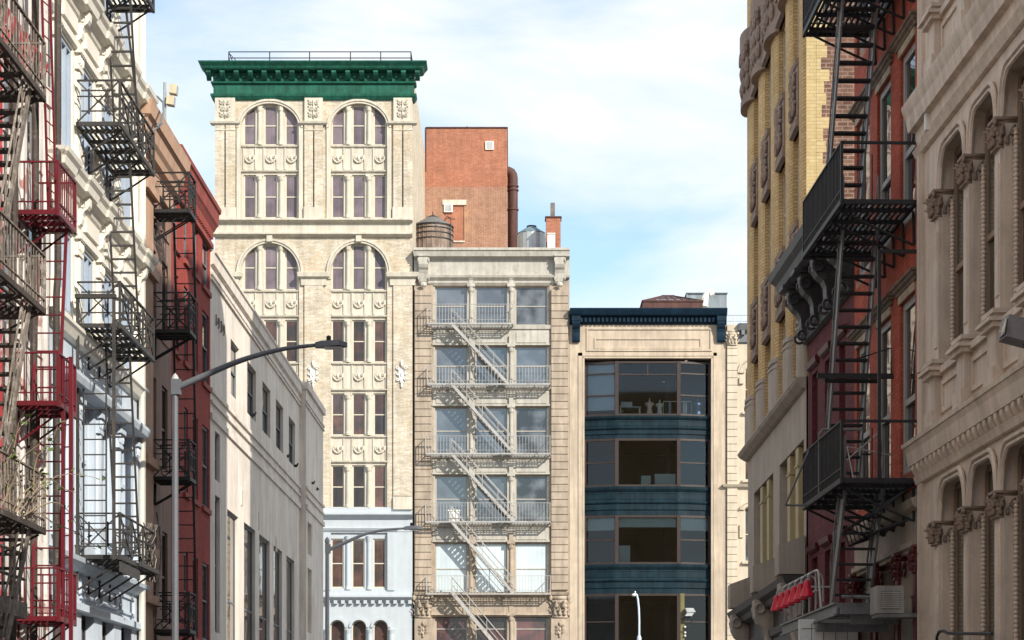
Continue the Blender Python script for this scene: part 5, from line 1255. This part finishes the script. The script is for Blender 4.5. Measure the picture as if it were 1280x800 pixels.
# ================================================================ red brick house on the right
F = right(1068); U = F.U; Z = F.Z; L = U(1150) - .004
rh = thing('brick_house', 'red brick house with dark stone window hoods and grey sashes behind the black fire escape', 'building', F)
cols = ((U(1071), U(1087)), (U(1096.5), U(1113.5)), (U(1125.3), U(1144)))
heads = [8.97 + 3.94 * k for k in range(5)]; ZT = 26.0
hs = [(a, b, h - 2.75, h) for h in heads for a, b in cols]
mb = MB(); mb.wall(0, L, 5.9, ZT, hs, .13); mb.shell(0, L, 5.9, ZT, .45); mb.box(.01, L - .01, .44, 15, 5.9, 16); mb.build('wall', 'street_red_brick', rh)  # unseen tall thin front shaped to shade across the street, low body admits sun
mb = MB(); mb.box(.02, L - .02, .46, 14.9, 16, 16.1); mb.box(.02, L - .02, .2, .42, ZT - .1, ZT - .05); mb.build('roof', 'roofing', rh)
for a, b, c, d in hs:
    window(rh, a, b, c, d, .05, 'sash_grey', 'pane_street', (.42,), (.5,) if d > 30 else (), fw=.12, dep=.09, sill=(.06, .05, .12), sillm='lintel_stone')
    if d < 22:
        mb = MB(); mb.box(a - .04, b + .04, -.03, .0, d + .003, d + .13); mb.build('lintel', 'lintel_stone', rh)
        mb = MB(); mb.sweep(a - .14, b + .14, [(.02, d + .135), (.04, d + .145), (.05, d + .18), (.09, d + .21), (.1, d + .24), (.13, d + .26), (.13, d + .3), (.02, d + .32)]); mb.build('window_hood', 'hood_stone', rh)
mb = MB(); mb.sweep(0, L, [(.02, ZT - .8), (.2, ZT - .6), (.3, ZT - .3), (.6, ZT - .1), (.6, ZT + .1), (.02, ZT + .15)], rl=False, rr=False); mb.build('cornice', 'dark_trim', rh)
# shop storey: lintel band, wine red iron columns, shop window, dark doorway
SC = (U(1097), U(1125), U(1153) if U(1153) < L else L - .12)
mb = MB(); gl = [(.1, SC[0] - .1), (SC[0] + .1, SC[1] - .1), (SC[1] + .1, L - .22)]
mb.wall(0, L, 0, 5.897, [(a, b, .4, 4.95) for a, b in gl], .3); mb.shell(0, L, 0, 5.897, 15); mb.build('shop_wall', 'beige_band', rh)
mb = MB(); mb.sweep(0, L, [(.02, 5.0), (.06, 5.02), (.06, 5.1), (.02, 5.12)], rl=False, rr=False); mb.sweep(0, L, [(.02, 5.55), (.1, 5.6), (.14, 5.72), (.02, 5.75)], rl=False, rr=False); mb.build('shop_fascia', 'beige_band', rh)
for c in (.06, SC[0], SC[1], L - .14):
    mb = MB(); mb.box(c - .08, c + .08, -.06, .1, .3, 4.6); mb.box(c - .12, c + .12, -.1, .1, .1, .5); mb.build('column', 'wine_iron', rh); capital(rh, c, .0, 4.6, .18, .16, .4, 'wine_iron')
window(rh, *gl[2], .4, 4.95, .12, 'frame_tan', 'pane_street', (.78, .52, .16), (), fw=.1, dep=.08)
mb = MB(); mb.box(gl[2][0] + .1, gl[2][1] - .1, .1, .16, 4.3, 4.85); mb.build('transom_panel', 'beige_band', rh)
for g in gl[:2]:
    mb = MB(); mb.box(*g, .26, .3, .4, 4.95); mb.build('door_panel', 'wine_iron', rh)
ac = thing('air_conditioner', 'pale boxy air conditioner on the shop front under the black fire escape', 'air conditioner', None, None, F.W(U(1127, -.28) - .5, -.24, Z(1110, 766, -.5))); ac.rotation_euler = (0, 0, F.th)
mb = MB(); mb.box(0, .5, -.42, 0, 0, .42); paint('ac_casing', (.27, .255, .23), streak=.2); c = mb.build('casing', 'ac_casing', ac); mb = MB(); mb.box(.5, .508, -.36, -.06, .06, .34); c2 = mb.build('grille', 'steel_grey', ac)
mb = MB()
for k in range(8): mb.box(.509, .52, -.35, -.07, .08 + k * .032, .092 + k * .032)
mb.build('louvre', 'pale_trim', c2)
mb = MB(); mb.box(.02, .48, -.4, .28, -.06, -.002); mb.build('shelf', 'steel_grey', ac)

# black fire escape
fe = thing('fire_escape', 'big black fire escape with steep stairs on the red brick house with stone hoods', 'fire escape', F)
a, b, o = 1.6, U(1149) - .02, 1.19
P1, P2, P0 = Z(1149, 250), Z(1149, 598), 14.06
for zz in (P0, P1, P2):
    fe_platform(fe, a, b, .05, o, zz, 'dark_iron', .085, 5); fe_brackets(fe, [a + .25 + (b - a - .5) * k / 4 for k in range(5)], o, zz, .62, 'dark_iron', .022)
    fe_railing(fe, a, b, o, zz, .88, 'dark_iron', (True, False), .05, pick=.11, r=.01)
    mb = MB(); mb.bar((b, -o, zz + .88), (b, -.02, zz + .88), .04, .04); mb.tube([(b - .6, -o * .5, zz), (b - .6, -o * .5, zz + .88)], .012, 5); mb.build('end_rail', 'dark_iron', fe)
for zt, zb in ((P0 + 3.9, P0), (P0, P1), (P1, P2)):
    fe_stair(fe, (3.45, .32, zt), (1.75, .32, zb), .56, 'steel_grey', .245, .8, tm='dark_iron', sw=.03, sh=.13, td=.16, hr=.014)
P3 = 4.15
fe_stair(fe, (4.1, .38, P2), (2.9, .38, P3), .6, 'steel_grey', .245, .8, tm='dark_iron', sw=.035, sh=.2, td=.16, hr=.016)
mb = MB(); x = U(1099, -.62); mb.box(x - .025, x + .025, -.645, -.595, P2, Z(1099, 312, -.62)); mb.box(x - .02, x + .02, -.6, -.0, Z(1099, 313, -.62) - .04, Z(1099, 312, -.62)); mb.build('drop_rod', 'dark_iron', fe)
mb = MB(); zz = Z(1128, 457); x = 3.1; mb.box(x - .03, x + .03, -o - .05, -.0, zz - .08, zz); mb.box(x - .2, x - .15, -o + .1, -.2, zz - .12, zz - .06); mb.tube([(x, -.03, zz), (x, -.03, zz + .42), (x, -.65, zz + .22)], .014, 5); mb.build('cross_beam', 'dark_iron', fe)
mb = MB(); mb.tube([(a + 1.4, -o, P2), (a + 1.4, -o, P2 + .98), (a + 1.4, -o + .06, P2 + 1.06), (a + 1.4, -.5, P2 + 1.06)], .022, 7); mb.tube([(a + .2, -o - .35, P2 - .02), (a + .6, -o - .02, P2 + .85)], .018, 5); mb.tube([(a + .2, -o - .35, P2 - .02), (a + .2, -o, P2 - .02)], .018, 5); mb.build('brace', 'steel_grey', fe)
mb = MB(); mb.tube([(b - .1, -o + .2, P2), (b - .1, -o + .1, P2 + .5), (b - .6, -o + .9, P2 + .45)], .012, 5); mb.tube([(a + 1.2, -o + .5, P2 + .6), (a + 1.9, -.3, P2 + .95)], .012, 5); mb.build('loose_cable', 'pale_pipe', fe)
mb = MB()
for k in range(9): x = b - .25 - k * .3; mb.tube([(x, -.1, P2 - .12), (x, -.62, P2 - .5), (x, -.55, P2 - .75), (x, -.1, P2 - .6)], .02, 5)
mb.build('hanger', 'dark_iron', fe)
# lowest balcony on steel channels
c0, c1, oo = -1.0, 4.15, 1.08
fe_platform(fe, c0, c1, .1, oo, P3, 'steel_grey', .1, 5)
mb = MB(); mb.box(c0, c1, -oo - .05, -oo - .03, P3 - .16, P3 + .02); mb.box(c0, c1, -oo - .09, -oo - .05, P3 - .18, P3 - .15); mb.box(c0, c1, -oo - .09, -oo - .05, P3, P3 + .03); mb.box(c1, c1 + .03, -oo, -.1, P3 - .16, P3 + .02)
mb.box(c1 - .3, c1 - .2, -.85, -.1, P3 - .3, P3 - .08); mb.box(2.6, 2.75, -oo - .1, .0, P3 - .34, P3 - .2); mb.build('channel_beam', 'steel_grey', fe)
mb = MB()
for h in (.38, .72): mb.tube([(c0, -oo, P3 + h), (2.2, -oo, P3 + h)], .02, 6)
for k in range(6): mb.tube([(c0 + k * .62, -oo, P3), (c0 + k * .62, -oo, P3 + .72)], .016, 5)
mb.tube([(c0, -oo, P3 + .72), (c0, -.15, P3 + .72)], .02, 6); mb.tube([(2.2, -oo, P3 + .72), (2.35, -oo, P3 + .68), (2.6, -oo, P3 + .02)], .02, 6); mb.build('balcony_railing', 'pale_pipe', fe)
mb = MB(); mb.tube([(c1 + .2, -.1, P3 + .08), (c1 + .2, -oo, P3 + .1)], .03, 6); mb.build('slide_bar', 'steel_grey', fe)
# red gooseneck lamps on the balcony edge
gl0 = None
for k in range(6):
    x = -.98 + k * .62; loc = F.W(x, -oo + .12, P3 + .2)
    WHICH = ['at its far end', 'second from the far end', 'third from the far end', 'third from the near end', 'second from the near end', 'at its near end'][k]
    lab = 'red gooseneck lamp on the lowest balcony, ' + WHICH + ' of the row'
    if gl0 is None:
        gl0 = thing('gooseneck_lamp', lab, 'lamp', None, 'red gooseneck lamps along the lowest balcony', loc, F.th)
        mb = MB(); mb.tube([(0, 0, 0), (0, 0, .36), (0, -.03, .45), (0, -.1, .5), (0, -.18, .5), (0, -.25, .44), (0, -.27, .34)], .016, 7); mb.build('arm', 'pale_pipe', gl0)
        mb = MB(); mb.lathe(0, 0, [(.03, .12), (.05, .1), (.06, .03), (.115, -.15), (.12, -.16)], 14); mb.build('shade', 'lamp_red', gl0, (0, -.27, .24), True)
    else: clone(gl0, loc, None, lab)
sg = thing('sign_board', 'pale board with faint grey lettering under the lowest black balcony', 'sign', None, None, F.W(2.3, -.42, 2.32)); sg.rotation_euler = (0, 0, F.th + R(90))
# ---- board faces up the street
mb = MB(); w0, w1 = .0, -.95
mb.box(-.98, .0, -.04, .04, .0, 1.72); bd = mb.build('board', 'white_paint', sg)
mb = MB()
for k in range(6): mb.box(-.94, -.04, -.05, -.041, .16 + k * .28, .17 + k * .28)
for k in range(1, 5): mb.box(-.98 + k * .2, -.97 + k * .2, -.05, -.041, .06, 1.66)
mb.build('frame_lines', 'steel_grey', bd)

# ================================================================ maroon house with black cornice
F = right(1010); U = F.U; Z = F.Z; L = U(1068) - .004; ZT = 10.35
mh = thing('brick_house', 'low maroon painted brick house with a black cornice on big scroll brackets', 'building', F)
cols = ((U(1015), U(1022)), (U(1031), U(1038)), (U(1049), U(1056.5)))
hs = [(a, b, t - 2.3, t) for a, b in cols for t in (9.35, 5.7)]
mb = MB(); mb.wall(0, L, 0, ZT, hs, .16); mb.shell(0, L, 0, ZT, 15); mb.build('wall', 'maroon_brick', mh)
mb = MB(); mb.quad((0, .1, ZT + .9), (L, .1, ZT + .9), (L, 15, ZT + .9), (0, 15, ZT + .9)); mb.box(0, L, .05, 15, ZT, ZT + .88); mb.build('roof', 'roofing', mh)
for h in hs:
    window(mh, *h, .08, 'wine_iron', 'pane_street', (.5,), fw=.07, sill=(.1, .14, .12), sillm='wine_iron')
    mb = MB(); mb.sweep(h[0] - .12, h[1] + .12, [(.02, h[3] + .1), (.08, h[3] + .14), (.1, h[3] + .24), (.02, h[3] + .28)]); mb.build('window_hood', 'wine_iron', mh)
mb = MB(); mb.sweep(0, L, [(.02, ZT - .3), (.1, ZT - .26), (.14, ZT - .1), (.06, ZT - .06), (.06, ZT + .72), (.4, ZT + .78), (.52, ZT + .86), (.56, ZT + 1.0), (.66, ZT + 1.1), (.7, ZT + 1.24), (.02, ZT + 1.28)], rl=True, rr=False); mb.build('cornice', 'black_iron_paint', mh)
for k in range(4):
    x = .3 + (L - .6) * k / 3; mb = MB(); mb.prism([(p[0] - .05, p[1] + ZT + .76) for p in console_pts(.42, 1.0)], 'x', x - .17, x + .17)
    for s in (-1, 1):
        mb.tube([(x + s * .18, -.36 + .15 * (1 - .06 * t) * math.cos(t * .7), ZT + .52 + .15 * (1 - .06 * t) * math.sin(t * .7)) for t in range(13)], .035, 5)
        mb.tube([(x + s * .18, -.2 + .09 * math.cos(t * .7), ZT - .2 + .09 * math.sin(t * .7)) for t in range(9)], .03, 5)
    mb.box(x - .22, x + .22, -.6, -.05, ZT + .72, ZT + .8); mb.build('bracket', 'black_iron_paint', mh)
mb = MB(); mb.box(0, L, -.2, .0, 2.9, 3.5); mb.build('shop_fascia', 'black_iron_paint', mh)

# ================================================================ yellow brick building at the right corner
F = Fac(5.96, 2480 * 5.96 / 295, -math.pi / 2); U = F.U; Z = F.Z; L = U(1008)
yb = thing('loft_building', 'yellow brick building with rounded piers, brown carved panels and stone pedestals', 'building', F)
ZT = 34.0; BZ = 9.45
piers = [(.02, 1.5), (2.4, 3.75), (4.75, 6.1), (7.05, 8.3), (9.0, L - .02)]
piers = [(U(p), U(q)) for p, q in ((935, 942.5), (949.2, 956.3), (964.5, 973.5), (983, 991.5), (1000.5, 1008))]
rec = [(piers[i][1], piers[i + 1][0]) for i in range(4)]
sp = [(11.45, 12.85), (14.8, 16.2), (18.0, 19.8), (21.6, 23), (25, 26.4)]
hs = []
zs = [BZ + .3] + [q for s in sp for q in s]
for a, b in rec:
    for i in range(0, len(zs) - 1, 2): hs.append((a - .02, b + .02, zs[i], zs[i + 1]))
mb = MB(); mb.wall(0, L, BZ, ZT, hs, .2); mb.quad((0, 0, BZ), (0, 0, ZT), (0, 15, ZT), (0, 15, BZ)); mb.quad((0, 15, 0), (0, 15, ZT), (L, 15, ZT), (L, 15, 0)); mb.build('wall', 'yellow_brick', yb)
mb = MB(); mb.quad((L, .0, 0), (L, .22, 0), (L, .22, ZT), (L, 0, ZT))
for k in range(90):
    z0 = 8 + k * .24; w_ = .12 + .12 * (k % 2) + .05 * math.sin(k * 1.7); mb.box(L - .1, L + .006, .20, .22 + w_ * .9, z0, z0 + .236)
mb.build('return_wall', 'yellow_return_brick', yb)
mb = MB(); mb.quad((L, .22, 0), (L, 15, 0), (L, 15, ZT), (L, .22, ZT)); mb.build('party_wall', 'party_brick', yb)
mb = MB(); mb.quad((0, .1, ZT), (L, .1, ZT), (L, 15, ZT), (0, 15, ZT)); mb.build('roof', 'roofing', yb)
for h in hs: window(yb, *h, .11, 'frame_cream', 'pane_street', (.5,), fw=.07)
def halfround(c, r, o, n=9): return [(c - r * math.cos(math.pi * k / n), -o * math.sin(math.pi * k / n)) for k in range(n + 1)]
for a, b in piers:
    c, r = (a + b) / 2, (b - a) / 2
    mb = MB(); mb.prism(halfround(c, r - .1, .075) , 'z', BZ + 1.25, ZT - .8); mb.build('pier', 'yellow_brick', yb)
    mb = MB(); mb.prism(halfround(c, r - .02, .14), 'z', BZ + .0, BZ + 1.02)
    for z0, z1, e in ((1.02, 1.08, .12), (1.08, 1.16, .02), (1.16, 1.25, .09)): mb.prism(halfround(c, r - .06 + e * .4, .1 + e * .5), 'z', BZ + z0, BZ + z1)
    mb.build('pedestal', 'grey_stone', yb)
    mb = MB(); mb.prism(halfround(c, r + .05, .19), 'z', 18.05, 19.7); mb.prism(halfround(c, r + .1, .27), 'z', 19.3, 19.75); mb.prism(halfround(c, r + .1, .25), 'z', 17.95, 18.12)
    for zz in (18.45, 18.85, 19.25):
        for t in (-.75, -.25, .25, .75):
            ang = t * 1.1; mb.ball((c + math.sin(ang) * r * 1.02, -.19 * math.cos(ang) - .01, zz), .14, .08, .2, 7, 4)
    for s in (-1, 1): mb.tube([(c + s * r * .8 + .14 * math.cos(t * .8), -.18, 19.3 + .14 * math.sin(t * .8)) for t in range(9)], .06, 6)
    mb.build('pier_capital', 'terracotta', yb)
for a, b in rec:
    for s0, s1 in sp:
        mb = MB(); mb.box(a + .01, b - .01, -.06, .1, s0 + .2, s1 - .14); mb.sweep(a + .02, b - .02, [(.02, s1 - .14), (.09, s1 - .1), (.11, s1), (.02, s1 + .04)], rl=False, rr=False)
        mb.sweep(a + .02, b - .02, [(.0, s0 - .0), (.09, s0 + .03), (.1, s0 + .14), (.07, s0 + .17), (.09, s0 + .24), (.02, s0 + .26)], rl=False, rr=False); mb.build('spandrel', 'terracotta', yb)
        carving(yb, 'foliage', (a + b) / 2, -.07, (s0 + s1) / 2 + .02, (b - a) * .8, 1.0, 'terracotta')
mb = MB(); mb.sweep(0, L, [(.02, BZ - .22), (.08, BZ - .2), (.2, BZ - .1), (.24, BZ - .03), (.24, BZ + .0), (.02, BZ + .02)], rr=False); mb.build('belt_course', 'grey_stone', yb); mb = MB(); mb.sweep(0, L, [(.02, ZT - .9), (.5, ZT - .5), (.9, ZT - .1), (.9, ZT + .1), (.02, ZT + .15)], rr=False); mb.build('cornice', 'grey_stone', yb)
# stone lower storey with an open strip of ochre mullions
zo1, zo0 = Z(942.5, 617), 5.5; O = [(U(942.3), U(966.5)), (U(974.2), U(1004.8))]
mb = MB(); mb.wall(0, L, 0, BZ - .003, [(p, q, zo0, zo1) for p, q in O] + [(.5, L - .5, .4, 4.0)], .34); mb.shell(0, L, 0, BZ - .003, 15); mb.build('lower_wall', 'grey_stone', yb)
for i, (p, q) in enumerate(O):
    for k in range(2):
        t = (q - p) / 3 * (k + 1) + .12; mb = MB(); mb.box(p + t - .22, p + t + .2, .02, .33, zo0, zo1 - .02); mb.box(p + t - .25, p + t + .23, .0, .33, zo1 - .42, zo1 - .37); mb.build('mullion', 'ochre_paint', yb)
    window(yb, p, q, zo0, zo1, .25, 'ochre_paint', 'pane_street', (.5,), (.33, .67), fw=.1)
mb = MB(); mb.sweep(0, L, [(.02, 4.1), (.08, 4.15), (.1, 4.4), (.2, 4.46), (.22, 4.6), (.1, 4.66), (.1, 5.05), (.3, 5.1), (.34, 5.22), (.44, 5.3), (.48, 5.44), (.02, 5.46)], rr=False); mb.box(.3, L - .3, -.14, .0, 4.0, 4.4); mb.build('shop_cornice', 'dark_trim', yb)
for c in (U(939.5), U(970.5), U(1006) - .1):
    mb = MB(); mb.prism([(p[0] - .06, p[1] + 5.3) for p in console_pts(.46, 1.3)], 'x', c - .26, c + .26); mb.box(c - .3, c + .3, -.56, -.02, 5.47, 6.05); mb.prism([(-.56, 6.05), (-.02, 6.05), (-.02, 6.25)], 'x', c - .3, c + .3)
    for s in (-1, 1): mb.tube([(c + s * .27, -.4 + .11 * math.cos(t * .75), 5.1 + .11 * math.sin(t * .75)) for t in range(9)], .04, 6)
    mb.build('console', 'grey_stone', yb)
window(yb, .5, L - .5, .4, 4.0, .2, 'dark_bronze', 'pane_street', (.8,), (.25, .5, .75), fw=.08)

# ================================================================ small things on the cross street
paint('pale_blue_metal', (.50, .60, .70), rough=.4, var=.05, streak=0); paint('sunlit_mullion_olive', (.15, .13, .05), rough=.5, var=.15)
d = 90.0; L_ = lambda p: (p - 640) / FPX * d; H_ = lambda y: (HZ - y) * d / FPX + EYE
lp = thing('street_lamp', 'slim pale blue lamp post with a curled top, in front of the dark bay windows', 'street lamp', None, None, (L_(799), d, .13))
x = lambda p: L_(p) - L_(799); zz = lambda y: H_(y) - .13
mb = MB(); mb.lathe(0, 0, [(.16, 0), (.16, .8), (.11, .9), (.1, zz(797)), (.05, zz(794)), (.05, zz(793))], 10); mb.build('pole', 'pale_blue_metal', lp)
mb = MB(); mb.tube([(0, 0, zz(796)), (0, 0, zz(775)), (x(798.5), 0, zz(760)), (x(797.3), 0, zz(749)), (x(796), 0, zz(743.5)), (x(794), 0, zz(742.3))], .045, 8); mb.build('arm', 'pale_blue_metal', lp)
mb = MB(); mb.ball((x(792.3), 0, zz(743.8)), .1, .1, .07, 10, 6); mb.tube([(x(794), 0, zz(742)), (x(794), 0, zz(739))], .03, 6); mb.build('lamp_head', 'white_paint', lp, smooth=True)
tp = thing('added_fixture_post', 'made-up olive post for a sunlit mullion, with boxy grey fixture and small white insulators', 'pole', None, None, (L_(853), d, .13))
x = lambda p: L_(p) - L_(853)
mb = MB(); mb.box(-.09, .09, -.08, .08, 0, zz(742)); mb.build('post', 'sunlit_mullion_olive', tp)  # post is added, its olive tone stands for a sunlit window mullion
mb = MB(); mb.prism([(x(855.5), zz(761)), (x(865.5), zz(761)), (x(868.5), zz(766)), (x(858), zz(766.5))], 'y', -.5, -.1); mb.prism([(x(858), zz(767)), (x(866.5), zz(767)), (x(863.5), zz(771)), (x(855), zz(771))], 'y', -.5, -.1); mb.build('fixture', 'galvanised', tp)
mb = MB(); mb.box(x(851), x(864), -.4, -.1, zz(773.5), zz(771.4)); mb.tube([(x(864), -.2, zz(773)), (x(864), -.2, zz(778)), (x(857), -.2, zz(786))], .025, 5); mb.tube([(x(853), -.2, zz(787.5)), (x(858), -.2, zz(787.5))], .03, 5); mb.build('arm', 'dark_iron', tp)
for y in (784, 791, 795): mb = MB(); mb.ball((x(856), -.15, zz(y)), .05, .05, .05, 8, 5); mb.build('insulator', 'white_paint', tp)
# ================================================================ street level
g = MB(); g.quad((-900, -200, -.05), (900, -200, -.05), (900, 1500, -.05), (-900, 1500, -.05)); paint('earth', (.16, .15, .14), streak=0); structure('ground', g, 'earth')
paint('asphalt', (.052, .052, .054), rough=.9, var=.2, streak=0, c2=(.075, .073, .07), c2scale=.6); paint('concrete', (.32, .31, .29), rough=.9, var=.14, streak=0)
g = MB(); g.quad((-3.6, -60, -.0), (3.2, -60, 0), (3.2, 78, 0), (-3.6, 78, 0)); g.quad((-80, 78, 0), (80, 78, 0), (80, 107, 0), (-80, 107, 0)); structure('road', g, 'asphalt')
for nm, x0, x1, y0, y1 in (('pavement', -11, -3.6, -60, 78), ('pavement', 3.2, 12, -60, 78), ('pavement', -80, 80, 107, 112.5)):
    g = MB(); g.box(x0, x1, y0, y1, -.1, .13); structure(nm, g, 'concrete')
g = MB()
for k in range(18): g.quad((-.3, -20 + k * 5.4, .004), (-.15, -20 + k * 5.4, .004), (-.15, -17 + k * 5.4, .004), (-.3, -17 + k * 5.4, .004))
paint('road_paint', (.7, .68, .6), var=.2, streak=0); structure('road_paint', g, 'road_paint')

# ================================================================ unseen street houses added behind the camera to cut sky light
def plain_building(name, label, F, L, H, m, trim, dep=12):
    t = thing(name, label, 'building', F); hs = []
    for k in range(int(L / 2.2)):
        for f in range(int((H - 6) / 3.7)): hs.append((.7 + k * 2.2, 1.8 + k * 2.2, 5.6 + f * 3.7, 7.9 + f * 3.7))
    hs.append((.8, L - .8, .4, 3.8))
    mb = MB(); mb.wall(0, L, 0, H, hs, .2); mb.shell(0, L, 0, H, dep); mb.build('wall', m, t)
    for h in hs: window(t, *h, .1, 'frame_tan', 'pane_street', (.5,) if h[2] > 1 else (.8,), (), sill=(.08, .08, .12) if h[2] > 1 else None, sillm=trim)
    mb = MB(); mb.sweep(0, L, [(.02, H - .7), (.2, H - .5), (.5, H - .1), (.5, H + .1), (.02, H + .15)], rl=False, rr=False); mb.build('cornice', trim, t)
    mb = MB(); mb.box(.03, L - .03, .3, dep - .05, H - .4, H - .3); mb.build('roof', 'roofing', t)
for x0, y0, th, L, H, m, tr, lab in (
    (6.6, 14.0, -90, 14.0, 17, 'street_red_brick', 'dark_trim', 'red brick street house with a dark cornice, added unseen behind the camera'),
    (6.6, -.2, -90, 18.0, 21, 'buff_stone', 'buff_stone', 'buff stone street building with even rows of windows, added unseen behind the camera'),
    (-8.0, -4.2, 90, 26.0, 19, 'stucco_cream', 'pale_trim', 'cream stucco street building with a pale cornice, added unseen behind the camera'),
    (-8.0, -24.4, 90, 20.0, 23, 'red_brick', 'dark_trim', 'tall red brick street building, added unseen behind the camera')):
    plain_building('added_street_building', lab, Fac(x0, y0, R(th)), L, H, m, tr)
